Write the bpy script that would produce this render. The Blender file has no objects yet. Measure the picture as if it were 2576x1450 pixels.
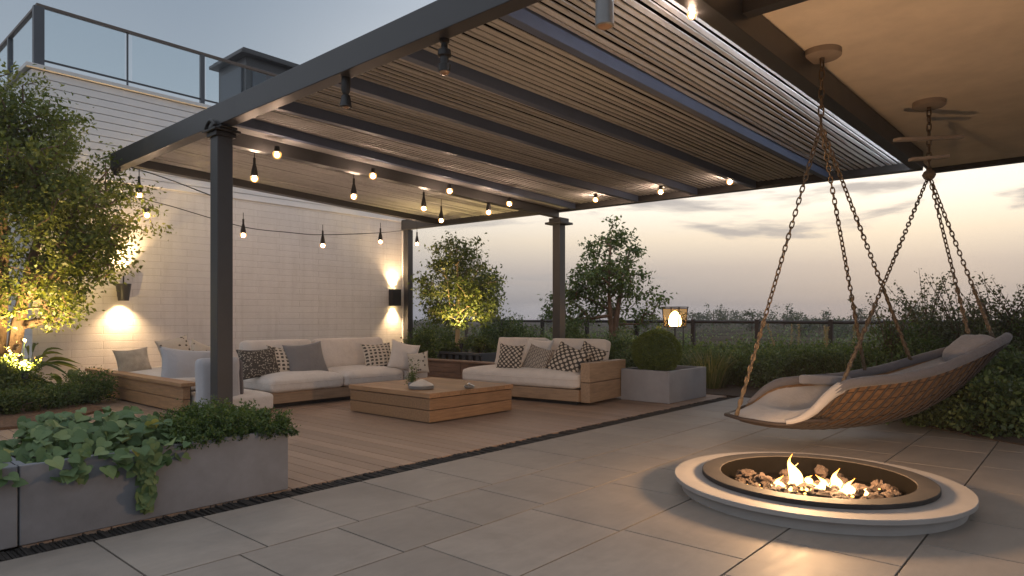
import bpy, math, random
import numpy as np
from mathutils import Vector, noise as mn

random.seed(7); RNG = np.random.default_rng(7)
S = bpy.context.scene
COL = S.collection
R = math.radians
EYE, F, CX, HY = 1.2, 1661.0, 1288.0, 800.0
FW = (0.7507, 0.6606); RT = (0.6606, -0.7507)

def at(px, d, z=0.0):
    """ground position seen in picture column px (2576 wide) at depth d"""
    l = (px - CX) / F * d
    return (FW[0]*d + RT[0]*l, FW[1]*d + RT[1]*l, z)

# ------------------------------------------------------------------ materials
class NT:
    def __init__(s, name):
        s.m = bpy.data.materials.new(name); s.m.use_nodes = True
        s.t = s.m.node_tree; s.t.nodes.clear()
        s.out = s.t.nodes.new('ShaderNodeOutputMaterial')
    def n(s, typ, **kw):
        nd = s.t.nodes.new('ShaderNode' + typ)
        for k, v in kw.items(): setattr(nd, k, v)
        return nd
    def l(s, a, b): s.t.links.new(a, b)
    def put(s, sock, v):
        if hasattr(v, 'node'): s.l(v, sock)
        else: sock.default_value = v
    def math(s, op, a, b=None, c=None):
        nd = s.n('Math', operation=op); s.put(nd.inputs[0], a)
        if b is not None: s.put(nd.inputs[1], b)
        if c is not None: s.put(nd.inputs[2], c)
        return nd.outputs[0]
    def coords(s, scale=(1,1,1), kind='Object', rot=(0,0,0)):
        tc = s.n('TexCoord'); mp = s.n('Mapping')
        mp.inputs['Scale'].default_value = scale; mp.inputs['Rotation'].default_value = rot
        s.l(tc.outputs[kind], mp.inputs[0]); return mp.outputs[0]
    def noise(s, vec, scale, detail=4, rough=.6, dist=0):
        nd = s.n('TexNoise'); s.l(vec, nd.inputs['Vector'])
        nd.inputs['Scale'].default_value = scale; nd.inputs['Detail'].default_value = detail
        nd.inputs['Roughness'].default_value = rough; nd.inputs['Distortion'].default_value = dist
        return nd.outputs['Fac']
    def ramp(s, fac, stops):
        nd = s.n('ValToRGB'); e = nd.color_ramp.elements
        while len(e) > 1: e.remove(e[-1])
        e[0].position = stops[0][0]; e[0].color = (*stops[0][1], 1)
        for p, c in stops[1:]:
            q = e.new(p); q.color = (*c, 1)
        s.put(nd.inputs[0], fac); return nd.outputs[0]
    def mix(s, fac, a, b, mode='MIX'):
        nd = s.n('Mix', data_type='RGBA', blend_type=mode)
        s.put(nd.inputs[0], fac)
        for i, v in ((6, a), (7, b)):
            s.put(nd.inputs[i], v if hasattr(v, 'node') else (*v, 1))
        return nd.outputs[2]
    def attr(s, name):
        return s.n('Attribute', attribute_name=name).outputs['Fac']
    def bump(s, h, strength=.3, dist=.01):
        nd = s.n('Bump'); nd.inputs['Strength'].default_value = strength
        nd.inputs['Distance'].default_value = dist; s.l(h, nd.inputs['Height']); return nd.outputs[0]
    def pbr(s, col, rough=.6, metal=0, bump=None, spec=.5, **kw):
        b = s.n('BsdfPrincipled')
        s.put(b.inputs['Base Color'], col if hasattr(col, 'node') else (*col, 1))
        s.put(b.inputs['Roughness'], rough); b.inputs['Metallic'].default_value = metal
        b.inputs['Specular IOR Level'].default_value = spec
        if bump is not None: s.l(bump, b.inputs['Normal'])
        for k, v in kw.items(): s.put(b.inputs[k], v)
        s.l(b.outputs[0], s.out.inputs[0]); return b

def sc(c, k): return tuple(min(1, x*k) for x in c)

def plain(name, col, rough=.6, metal=0, var=.15, scale=4, stretch=(1,1,1), bump=.0, bscale=60, tint=False, rv=.1, spec=.5, bdist=.004):
    t = NT(name); v = t.coords(stretch)
    n = t.noise(v, scale, 6, .65)
    c = t.ramp(n, [(.3, sc(col, 1-var)), (.7, sc(col, 1+var))])
    if tint:
        k = t.math('MULTIPLY_ADD', t.attr('tint'), .3, .85)
        c = t.mix(1, c, t.n('CombineColor').outputs[0], 'MULTIPLY')
        cc = c.node.inputs[7].links[0].from_node
        for i in range(3): t.l(k, cc.inputs[i])
    rr = t.math('MULTIPLY_ADD', n, rv*2, rough-rv)
    bp = t.bump(t.noise(v, bscale, 4, .7), bump, bdist) if bump else None
    t.pbr(c, rr, metal, bp, spec); return t.m

M = {}
M['steel'] = plain('charcoal_powder_coat', (.04,.04,.043), .42, 0, .12, 3, bump=.05, bscale=300, bdist=.001)
M['steel_blue'] = plain('slate_powder_coat', (.06,.068,.082), .45, 0, .1, 3)
M['rafter'] = plain('sky_tinted_rafter', (.10,.135,.23), .5, 0, .1, 3)  # blue of the sky reflected on rafter sides is put into this colour
M['black'] = plain('black_plastic', (.012,.011,.011), .45)
M['slat'] = plain('weathered_slat', (.46,.465,.48), .8, 0, .16, 12, (.8,4,4), .5, 90, False)
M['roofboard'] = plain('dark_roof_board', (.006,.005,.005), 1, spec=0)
M['coping'] = plain('white_coping', (.62,.61,.60), .6, 0, .06, 3, bump=.1)
M['siding'] = plain('white_siding', (.70,.70,.71), .55, 0, .05, 5, (.4,1,1), .08, 60)
M['plaster'] = plain('ceiling_plaster', (.86,.755,.645), .9, 0, .09, 2.2, (1,1,1), .35, 26, bdist=.012)
M['soil'] = plain('soil', (.05,.035,.025), 1, 0, .4, 14, bump=1, bscale=40, bdist=.03)
M['mulch'] = plain('bark_mulch', (.17,.09,.045), 1, 0, .5, 30, bump=1, bscale=60, bdist=.03)
M['concrete'] = plain('grey_concrete', (.155,.16,.175), .7, 0, .22, 3, bump=.25, bscale=80, bdist=.003)
M['cube_concrete'] = plain('cast_concrete', (.27,.275,.30), .75, 0, .12, 4, bump=.3, bscale=120, bdist=.003)
M['stone'] = plain('pit_stone', (.29,.272,.258), .7, 0, .10, 5, bump=.25, bscale=130, bdist=.002)
M['stone_dark'] = plain('pit_ring', (.04,.036,.034), .7, 0, .25, 7, bump=.3, bscale=130, bdist=.002, spec=.15)
M['soot'] = plain('sooted_steel', (.005,.0045,.004), 1, spec=0)
M['rock'] = plain('lava_rock', (.034,.021,.015), .9, 0, .5, 18, bump=.9, bscale=50, bdist=.01)
M['teak_y'] = plain('teak_along_y', (.30,.17,.085), .5, 0, .28, 6, (7,.7,7), .25, 60, True, bdist=.002)
M['teak_x'] = plain('teak_along_x', (.30,.17,.085), .5, 0, .28, 6, (.7,7,7), .25, 60, True, bdist=.002)
M['ash_y'] = plain('pale_timber_along_y', (.30,.205,.13), .6, 0, .25, 6, (7,.7,7), .25, 60, True, bdist=.002)
M['ash_x'] = plain('pale_timber_along_x', (.30,.205,.13), .6, 0, .25, 6, (.7,7,7), .25, 60, True, bdist=.002)
M['deck'] = plain('deck_boards', (.275,.185,.13), .52, 0, .2, 7, (9,.6,9), .3, 50, True, bdist=.002)
M['railwood'] = plain('rail_cap', (.10,.075,.06), .5)
M['chain'] = plain('bronze_chain', (.17,.125,.085), .42, .85, .35, 30)
M['rope'] = plain('rope_sleeve', (.15,.115,.078), .9, 0, .4, 60, bump=1, bscale=90, bdist=.01)
M['rust'] = plain('rusted_rail', (.02,.013,.011), .7, 0, .3, 20)
M['plate'] = plain('painted_plate', (.34,.28,.24), .6)
M['ceramic'] = plain('grey_ceramic', (.22,.22,.22), .35, 0, .1, 8)
M['ceramic_pale'] = plain('pale_ceramic', (.55,.50,.44), .35, 0, .1, 8)
M['chrome'] = plain('polished_metal', (.6,.58,.55), .18, 1)
M['bark'] = plain('bark', (.14,.09,.06), .9, 0, .4, 12, (1,1,.3), .9, 40, bdist=.02)
M['bark_pale'] = plain('pale_bark', (.34,.25,.17), .85, 0, .3, 12, (1,1,.3), .7, 40, bdist=.015)
M['field'] = plain('field_grass', (.065,.052,.036), 1, 0, .55, .25, spec=0)
M['flower'] = plain('cream_petal', (.75,.62,.42), .7)
M['pebble'] = plain('dark_pebbles', (.022,.019,.017), .8, 0, .6, 60, bump=1, bscale=120, bdist=.01, tint=True)
M['tan_weave'] = plain('tan_weave', (.23,.125,.06), .8, 0, .45, 14, (1,1,3), .8, 90, bdist=.006)
M['weave_rib'] = plain('dark_weave_rib', (.035,.024,.02), .7)
M['brick_plant'] = plain('timber_sleeper', (.17,.105,.075), .8, 0, .3, 8, (3,.6,3), .5, 40, True)

def fabric(name, col, var=.06, sheen=.25):
    t = NT(name); v = t.coords()
    n = t.noise(v, 7, 5, .6); fine = t.noise(v, 420, 2, .5)
    c = t.ramp(n, [(.3, sc(col, 1-var)), (.7, sc(col, 1+var))])
    c = t.mix(.25, c, t.ramp(fine, [(.3, sc(col, .7)), (.7, sc(col, 1.2))]))
    w = t.math('ADD', t.math('MULTIPLY', t.noise(v, 9, 3, .5), 1.0), t.math('MULTIPLY', fine, .12))
    t.pbr(c, .92, 0, t.bump(w, .55, .03), .2, **{'Sheen Weight': sheen}); return t.m
M['cream'] = fabric('cream_linen', (.64,.585,.535))
M['cream_back'] = fabric('cream_back_linen', (.62,.555,.50))
M['greyfab'] = fabric('grey_linen', (.20,.19,.19))
M['bluegrey'] = fabric('pale_grey_linen', (.43,.43,.45))
M['beige_fur'] = fabric('beige_plush', (.42,.36,.28), .3)
M['charcoal'] = fabric('charcoal_canvas', (.10,.09,.095))
M['pad'] = fabric('grey_padding', (.15,.145,.16))
M['pillow_grey'] = fabric('slate_linen', (.27,.27,.295))
M['swingcush'] = fabric('stone_canvas', (.45,.42,.40))

def pattern(name, kind, dark, light):
    t = NT(name); uv = t.n('UVMap').outputs[0]
    sp = t.n('SeparateXYZ'); t.l(uv, sp.inputs[0]); u, v = sp.outputs[0], sp.outputs[1]
    jit = t.noise(uv, 9, 2, .5)
    j = t.math('MULTIPLY_ADD', jit, .07, -.035)
    u = t.math('ADD', u, j); v = t.math('ADD', v, t.math('MULTIPLY_ADD', t.noise(uv, 11, 2, .5), .07, -.035))
    def cell(x, n): return t.math('SUBTRACT', t.math('FRACT', t.math('MULTIPLY', x, n)), .5)
    if kind == 'dots':
        vo = t.n('TexVoronoi'); t.l(uv, vo.inputs['Vector']); vo.inputs['Scale'].default_value = 21
        f = t.math('LESS_THAN', vo.outputs['Distance'], .36)
    elif kind == 'check':      # dark dashes on pale
        a = t.math('GREATER_THAN', t.math('ABSOLUTE', cell(u, 7)), .29)
        b = t.math('GREATER_THAN', t.math('ABSOLUTE', cell(v, 8)), .27)
        f = t.math('SUBTRACT', 1, t.math('MULTIPLY', t.math('SUBTRACT', 1, a), t.math('SUBTRACT', 1, b)))
    elif kind == 'lattice':    # pale ovals in a dark diagonal lattice
        p = t.math('ADD', u, v); q = t.math('SUBTRACT', u, v)
        a, b = cell(p, 5.5), cell(q, 5.5)
        r2 = t.math('ADD', t.math('MULTIPLY', a, a), t.math('MULTIPLY', b, b))
        f = t.math('LESS_THAN', r2, .13)
    elif kind == 'braid':
        p = t.math('ADD', u, v); q = t.math('SUBTRACT', u, v)
        a, b = cell(p, 11), cell(q, 5)
        f = t.math('MULTIPLY', t.math('LESS_THAN', t.math('ABSOLUTE', a), .3), t.math('LESS_THAN', t.math('ABSOLUTE', b), .42))
    else:                       # blots
        vo = t.n('TexVoronoi'); t.l(uv, vo.inputs['Vector']); vo.inputs['Scale'].default_value = 5.5
        f = t.math('GREATER_THAN', vo.outputs['Distance'], .26)
    c = t.mix(f, dark, light)
    fine = t.noise(t.coords(), 300, 2, .5)
    c = t.mix(t.math('MULTIPLY', fine, .45), c, (.25,.22,.19))
    h = t.math('ADD', f, fine)
    t.pbr(c, .95, 0, t.bump(h, .5, .006), .15); return t.m
DK, LT = (.025,.02,.018), (.66,.58,.48)
M['p_dots'] = pattern('dotted_dark_cloth', 'dots', DK, (.42,.38,.31))
M['p_check'] = pattern('dash_check_cloth', 'check', DK, LT)
M['p_lattice'] = pattern('lattice_cloth', 'lattice', DK, LT)
M['p_braid'] = pattern('braided_cloth', 'braid', (.12,.10,.09), (.50,.44,.37))
M['p_blots'] = pattern('spotted_cloth', 'blots', (.06,.045,.03), (.60,.53,.44))

def leafmat(name, stops, trans=.35, rough=.5):
    t = NT(name)
    c = t.ramp(t.attr('tint'), stops)
    b = t.n('BsdfPrincipled'); t.l(c, b.inputs['Base Color']); b.inputs['Roughness'].default_value = rough
    b.inputs['Specular IOR Level'].default_value = .35
    tr = t.n('BsdfTranslucent'); t.l(t.mix(1, c, (1.3,1.25,.6), 'MULTIPLY'), tr.inputs[0])
    mx = t.n('MixShader'); mx.inputs[0].default_value = trans
    t.l(b.outputs[0], mx.inputs[1]); t.l(tr.outputs[0], mx.inputs[2]); t.l(mx.outputs[0], t.out.inputs[0]); return t.m
M['leaf_tree'] = leafmat('olive_leaf', [(0, (0.06, 0.085, 0.02)), (0.5, (0.128, 0.162, 0.037)), (1, (0.238, 0.246, 0.068))])
M['leaf_mid'] = leafmat('mid_leaf', [(0, (0.048, 0.08, 0.024)), (0.6, (0.112, 0.152, 0.048)), (1, (0.192, 0.208, 0.072))])
M['leaf_dark'] = leafmat('dark_leaf', [(0, (0.04, 0.074, 0.034)), (0.6, (0.1, 0.156, 0.066)), (1, (0.2, 0.25, 0.1))])
M['leaf_hedge'] = leafmat('hedge_leaf', [(0, (0.043, 0.075, 0.025)), (0.6, (0.095, 0.149, 0.046)), (1, (0.181, 0.222, 0.075))])
M['leaf_grey'] = leafmat('grey_leaf', [(0, (0.051, 0.068, 0.043)), (0.6, (0.111, 0.128, 0.085)), (1, (0.204, 0.212, 0.145))])
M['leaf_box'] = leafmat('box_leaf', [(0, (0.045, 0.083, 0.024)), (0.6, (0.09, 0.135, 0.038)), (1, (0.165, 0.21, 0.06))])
M['leaf_ball'] = leafmat('ball_leaf', [(0,(.07,.11,.03)),(.6,(.14,.19,.05)),(1,(.24,.28,.08))])
M['leaf_ivy'] = leafmat('heart_leaf', [(0, (0.047, 0.095, 0.034)), (0.6, (0.115, 0.176, 0.068)), (0.9, (0.189, 0.243, 0.101)), (1, (0.297, 0.297, 0.081))], .2, .6)
M['leaf_trop'] = leafmat('broad_leaf', [(0, (0.052, 0.098, 0.026)), (0.6, (0.117, 0.169, 0.046)), (1, (0.195, 0.234, 0.065))], .3)
M['grass'] = leafmat('reed_blade', [(0, (0.051, 0.085, 0.025)), (0.6, (0.119, 0.145, 0.048)), (1, (0.34, 0.272, 0.136))], .3)
M['plume'] = leafmat('dry_plume', [(0,(.25,.18,.10)),(1,(.42,.32,.2))], .4)

def emit(name, col, st):
    t = NT(name); e = t.n('Emission'); e.inputs[0].default_value = (*col, 1); e.inputs[1].default_value = st
    t.l(e.outputs[0], t.out.inputs[0]); return t.m
M['glow'] = emit('lit_bulb', (1,.68,.47), 720)
def globemat():
    t = NT('halo_globe'); tr = t.n('BsdfTransparent'); e = t.n('Emission'); e.inputs[0].default_value = (1,.47,.12,1); e.inputs[1].default_value = 2.4  # amber emission of the globe stands in for the halo round the bulb
    lw = t.n('LayerWeight'); lw.inputs[0].default_value = .5
    mx = t.n('MixShader'); t.l(t.math('MULTIPLY_ADD', lw.outputs['Facing'], -.45, .6), mx.inputs[0]); t.l(tr.outputs[0], mx.inputs[1]); t.l(e.outputs[0], mx.inputs[2]); t.l(mx.outputs[0], t.out.inputs[0]); return t.m
M['globe'] = globemat()
M['glow_added'] = emit('added_daylight_glow', (.90,.94,1), 15)  # added cool glow in place of daylight through the roof gap
M['glow_lamp'] = emit('lit_lens', (1,.7,.33), 16)
M['glow_ember'] = emit('embers', (1,.50,.12), 6)
M['glow_lantern'] = emit('lantern_flame', (1,.62,.26), 26)
M['bulb_off'] = plain('unlit_glass', (.35,.22,.14), .2)

def glassmat(name, tint=(.93,.96,.97), refl=.12):
    t = NT(name); tr = t.n('BsdfTransparent'); tr.inputs[0].default_value = (*tint, 1)
    g = t.n('BsdfGlossy'); g.inputs['Roughness'].default_value = .02
    fr = t.n('LayerWeight'); fr.inputs[0].default_value = .25
    mx = t.n('MixShader'); t.l(t.math('MULTIPLY', fr.outputs['Facing'], refl*2), mx.inputs[0])
    t.l(tr.outputs[0], mx.inputs[1]); t.l(g.outputs[0], mx.inputs[2]); t.l(mx.outputs[0], t.out.inputs[0]); return t.m
M['glass'] = glassmat('clear_glass'); M['amber_glass'] = glassmat('amber_glass', (1,.80,.52), .02)

def flamemat():
    t = NT('flame'); tc = t.n('TexCoord'); sp = t.n('SeparateXYZ'); t.l(tc.outputs['Generated'], sp.inputs[0])
    c = t.ramp(sp.outputs[2], [(0,(1,.50,.12)),(.35,(1,.66,.25)),(.8,(1,.48,.10)),(1,(1,.30,.04))])
    e = t.n('Emission'); t.l(c, e.inputs[0]); e.inputs[1].default_value = 7
    tr = t.n('BsdfTransparent'); lw = t.n('LayerWeight'); lw.inputs[0].default_value = .35
    f = t.math('SUBTRACT', 1, lw.outputs['Facing'])
    mx = t.n('MixShader'); t.l(t.math('MINIMUM', t.math('MULTIPLY', f, 1.5), 1), mx.inputs[0])
    t.l(tr.outputs[0], mx.inputs[1]); t.l(e.outputs[0], mx.inputs[2]); t.l(mx.outputs[0], t.out.inputs[0]); return t.m
M['flame'] = flamemat()

def brickwall():
    t = NT('white_painted_brick'); tc = t.n('TexCoord'); sp = t.n('SeparateXYZ'); t.l(tc.outputs['Object'], sp.inputs[0])
    cb = t.n('CombineXYZ'); t.l(sp.outputs[0], cb.inputs[0]); t.l(sp.outputs[2], cb.inputs[1])
    wob = t.n('TexNoise'); t.l(tc.outputs['Object'], wob.inputs['Vector']); wob.inputs['Scale'].default_value = 1.5
    va = t.n('VectorMath', operation='MULTIPLY_ADD'); t.l(wob.outputs['Color'], va.inputs[0])
    va.inputs[1].default_value = (.012,.012,0); t.l(cb.outputs[0], va.inputs[2])
    b = t.n('TexBrick'); t.l(va.outputs[0], b.inputs['Vector'])
    b.inputs['Scale'].default_value = 1; b.inputs['Brick Width'].default_value = .95; b.inputs['Row Height'].default_value = .132
    b.inputs['Mortar Size'].default_value = .006; b.inputs['Mortar Smooth'].default_value = .4; b.inputs['Bias'].default_value = -.2
    b.inputs['Color1'].default_value = (.68,.655,.63,1); b.inputs['Color2'].default_value = (.63,.605,.58,1)
    b.inputs['Mortar'].default_value = (.44,.41,.39,1)
    v = t.coords(); n = t.noise(v, 2, 6, .7)
    c = t.mix(.5, b.outputs['Color'], t.ramp(n, [(.3,(.58,.555,.53)),(.7,(.74,.715,.69))]))
    stk = t.noise(t.coords((5,5,.35)), 1.6, 5, .7); c = t.mix(t.math('MULTIPLY', t.ramp(stk, [(.48,(0,0,0)),(.72,(1,1,1))]), .28), c, (.42,.385,.35))
    h = t.math('SUBTRACT', t.math('MULTIPLY', t.noise(v, 22, 5, .7), .35), b.outputs['Fac'])
    t.pbr(c, .75, 0, t.bump(h, .5, .008), .4); return t.m
M['brick'] = brickwall()

def pavermat():
    t = NT('porcelain_paver'); v = t.coords((1,1,1))
    n = t.noise(v, 1.7, 8, .7, .4); n2 = t.noise(t.coords((1.2,7,1)), 3, 6, .7)
    c = t.ramp(n, [(.28,(.182,.16,.140)),(.52,(.246,.214,.184)),(.75,(.315,.272,.228))])
    c = t.mix(.35, c, t.ramp(n2, [(.3,(.175,.155,.136)),(.7,(.30,.264,.226))]))
    k = t.math('MULTIPLY_ADD', t.attr('tint'), .2, .9)
    cc = t.n('CombineColor')
    for i in range(3): t.l(k, cc.inputs[i])
    c = t.mix(1, c, cc.outputs[0], 'MULTIPLY')
    stn = t.noise(t.coords((.9,.9,.9)), 1.1, 7, .75, .8); c = t.mix(t.math('MULTIPLY', t.ramp(stn, [(.52,(0,0,0)),(.68,(1,1,1))]), .35), c, (.15,.132,.115))
    spk = t.noise(t.coords(), 130, 3, .6); c = t.mix(t.math('MULTIPLY', t.ramp(spk, [(.62,(0,0,0)),(.72,(1,1,1))]), .35), c, (.12,.105,.09))
    rr = t.math('MULTIPLY_ADD', n2, .25, .5)
    t.pbr(c, rr, 0, t.bump(t.math('ADD', t.noise(v, 60, 5, .7), n2), .18, .003), .45); return t.m
M['paver'] = pavermat()
M['joint'] = plain('dark_joint', (.03,.026,.023), .9)
def barkrock(): pass

# ------------------------------------------------------------------ objects
LOC = {}
def setp(o, label=None, cat=None, group=None, kind=None):
    for k, v in (('label', label), ('category', cat), ('group', group), ('kind', kind)):
        if v: o[k] = v
    return o
def thing(name, label, cat, loc=(0,0,0), group=None, rz=0):
    o = bpy.data.objects.new(name, None); COL.objects.link(o); o.empty_display_size = .1
    o.location = loc; o.rotation_euler = (0,0,rz); LOC[o.name] = Vector(loc)
    return setp(o, label, cat, group)
def copy_tree(o, parent=None):
    c = o.copy(); COL.objects.link(c); c.parent = parent
    for ch in list(o.children): copy_tree(ch, c)
    return c

class MB:
    def __init__(s): s.v, s.f, s.t = [], [], []
    def add(s, vs, fs, tint=None):
        b = len(s.v); s.v += [tuple(p) for p in vs]
        for f in fs: s.f.append(tuple(b+i for i in f)); s.t.append(.5 if tint is None else tint)
        return s
    def box(s, x0,x1,y0,y1,z0,z1, tint=None):
        return s.add([(x0,y0,z0),(x1,y0,z0),(x1,y1,z0),(x0,y1,z0),(x0,y0,z1),(x1,y0,z1),(x1,y1,z1),(x0,y1,z1)],
            [(0,3,2,1),(4,5,6,7),(0,1,5,4),(1,2,6,5),(2,3,7,6),(3,0,4,7)], tint)
    def beam(s, p, q, w, h, tint=None, up=(0,0,1), w2=None, h2=None):
        p, q = Vector(p), Vector(q); d = (q-p).normalized(); a = d.cross(Vector(up))
        if a.length < 1e-4: a = Vector((1,0,0))
        a.normalize(); b = a.cross(d); w2 = w2 or w; h2 = h2 or h; vs = []
        for c, ww, hh in ((p,w,h),(q,w2,h2)):
            for i, j in ((-1,-1),(1,-1),(1,1),(-1,1)): vs.append(c + a*i*ww/2 + b*j*hh/2)
        return s.add(vs, [(0,1,2,3),(7,6,5,4),(0,4,5,1),(1,5,6,2),(2,6,7,3),(3,7,4,0)], tint)
    def tube(s, pts, r, n=8, tint=None, closed=False, cap=True):
        pts = [Vector(p) for p in pts]; rr = r if hasattr(r, '__len__') else [r]*len(pts)
        vs, fs = [], []; m = len(pts); ref = None
        for i, p in enumerate(pts):
            d = (pts[(i+1) % m] - pts[i-1]) if closed else (pts[min(i+1,m-1)] - pts[max(i-1,0)])
            if d.length < 1e-9: d = Vector((0,0,1))
            d.normalize()
            if ref is None: ref = Vector((0,0,1)) if abs(d.z) < .9 else Vector((1,0,0))
            a = d.cross(ref)
            if a.length < 1e-4: a = d.cross(Vector((0,1,0)))
            a.normalize(); b = a.cross(d); ref = b
            for k in range(n):
                t = 2*math.pi*k/n; vs.append(p + (a*math.cos(t) + b*math.sin(t))*rr[i])
        for i in range(m if closed else m-1):
            for k in range(n):
                i2 = (i+1) % m
                fs.append((i*n+k, i*n+(k+1)%n, i2*n+(k+1)%n, i2*n+k))
        if cap and not closed:
            fs.append(tuple(range(n-1,-1,-1))); fs.append(tuple((m-1)*n+k for k in range(n)))
        return s.add(vs, fs, tint)
    def lathe(s, prof, c=(0,0,0), n=32, tint=None, cap=True):
        vs, fs = [], []; m = len(prof)
        for r, z in prof:
            for k in range(n):
                t = 2*math.pi*k/n; vs.append((c[0]+r*math.cos(t), c[1]+r*math.sin(t), c[2]+z))
        for i in range(m-1):
            for k in range(n): fs.append((i*n+k, i*n+(k+1)%n, (i+1)*n+(k+1)%n, (i+1)*n+k))
        if cap and prof[0][0] > 1e-4 and prof[0] != prof[-1]: fs.append(tuple(range(n-1,-1,-1)))
        if cap and prof[-1][0] > 1e-4 and prof[0] != prof[-1]: fs.append(tuple((m-1)*n+k for k in range(n)))
        return s.add(vs, fs, tint)
    def grid(s, fn, nu, nv, tint=None, closeu=False):
        vs = [fn(i/nu, j/nv) for i in range(nu+1) for j in range(nv+1)]
        fs = [(i*(nv+1)+j, (i+1)*(nv+1)+j, (i+1)*(nv+1)+j+1, i*(nv+1)+j+1) for i in range(nu) for j in range(nv)]
        return s.add(vs, fs, tint)
    def build(s, name, mat, parent=None, local=False, bevel=0, smooth=35, solid=0, sub=0):
        me = bpy.data.meshes.new(name); v = s.v
        if parent is not None:
            if not local:
                o = parent
                while o.parent is not None: o = o.parent
                L = LOC[o.name]; v = [(p[0]-L.x, p[1]-L.y, p[2]-L.z) for p in v]
        else:
            a = np.array(v); L = Vector(((a[:,0].min()+a[:,0].max())/2, (a[:,1].min()+a[:,1].max())/2, a[:,2].min()))
            v = [(p[0]-L.x, p[1]-L.y, p[2]-L.z) for p in v]
        me.from_pydata(v, [], s.f); me.update()
        at_ = me.attributes.new('tint', 'FLOAT', 'FACE'); at_.data.foreach_set('value', np.array(s.t, dtype=np.float32))
        if smooth:
            me.shade_smooth(); me.set_sharp_from_angle(angle=R(smooth))
        me.materials.append(mat)
        o = bpy.data.objects.new(name, me); COL.objects.link(o)
        if parent is not None: o.parent = parent
        else: o.location = L; LOC[o.name] = L
        if solid:
            m = o.modifiers.new('solid', 'SOLIDIFY'); m.thickness = solid; m.offset = 0
        if bevel:
            m = o.modifiers.new('bevel', 'BEVEL'); m.width = bevel; m.segments = 2; m.limit_method = 'ANGLE'; m.angle_limit = R(40)
        if sub:
            m = o.modifiers.new('sub', 'SUBSURF'); m.levels = sub; m.render_levels = sub
        return o

def npmesh(name, verts, nper, mat, parent, tint, smooth=False, faces=None):
    """verts (n*nper,3) world; one n-gon per nper verts"""
    o = parent
    while o is not None and o.parent is not None: o = o.parent
    if parent is not None: L = LOC[o.name]
    else: L = Vector((verts[:,0].mean(), verts[:,1].mean(), verts[:,2].min()))
    v = (verts - np.array(L)).astype(np.float32); nf = len(v)//nper
    me = bpy.data.meshes.new(name); me.vertices.add(len(v)); me.vertices.foreach_set('co', v.ravel())
    me.loops.add(len(v)); me.loops.foreach_set('vertex_index', np.arange(len(v), dtype=np.int32))
    me.polygons.add(nf); me.polygons.foreach_set('loop_start', np.arange(0, len(v), nper, dtype=np.int32))
    me.update(calc_edges=True); me.validate()
    a = me.attributes.new('tint', 'FLOAT', 'FACE'); a.data.foreach_set('value', np.clip(tint, 0, 1).astype(np.float32))
    me.materials.append(mat)
    ob = bpy.data.objects.new(name, me); COL.objects.link(ob)
    if parent is not None: ob.parent = parent
    else: ob.location = L; LOC[ob.name] = L
    return ob

def unit(a): return a / np.maximum(np.linalg.norm(a, axis=1, keepdims=True), 1e-9)
def leafquads(C, size, aspect=.5, up=.3, droop=0, out=None, rng=RNG):
    """a bent diamond leaf (quad) at every centre"""
    n = len(C); d = unit(rng.normal(size=(n,3)) + (0 if out is None else out*1.2)); d[:,2] -= droop
    d = unit(d); nr = unit(rng.normal(size=(n,3)) + np.array([0,0,up*3]))
    w = unit(np.cross(d, nr)); nr = np.cross(w, d)
    s = size * rng.uniform(.6, 1.3, (n,1))
    base = C - d*s*.5; tip = C + d*s*.5 - nr*s*.12
    l = C + w*s*aspect*.5 + nr*s*.08; r = C - w*s*aspect*.5 + nr*s*.08
    return np.stack([base, l, tip, r], 1).reshape(-1, 3)

def in_env(p, ells):
    for c, r in ells:
        if sum(((p[i]-c[i])/r[i])**2 for i in range(3)) < 1: return True
    return False

def foliage_points(ells, nclump, gap=.0, seed=0, shell=.0):
    rng = np.random.default_rng(seed); out = []; vol = np.array([e[1][0]*e[1][1]*e[1][2] for e in ells]); vol = vol/vol.sum()
    k = 0
    while len(out) < nclump and k < nclump*60:
        k += 1
        c, r = ells[rng.choice(len(ells), p=vol)]
        q = rng.normal(size=3); q /= np.linalg.norm(q); rad = rng.uniform(shell**3, 1)**(1/3)
        p = np.array(c) + q*rad*np.array(r)
        if gap and mn.noise(Vector(p)*1.7 + Vector((seed*3.1, 0, 0))) < gap - .55: continue
        out.append(p)
    return np.array(out)

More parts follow.
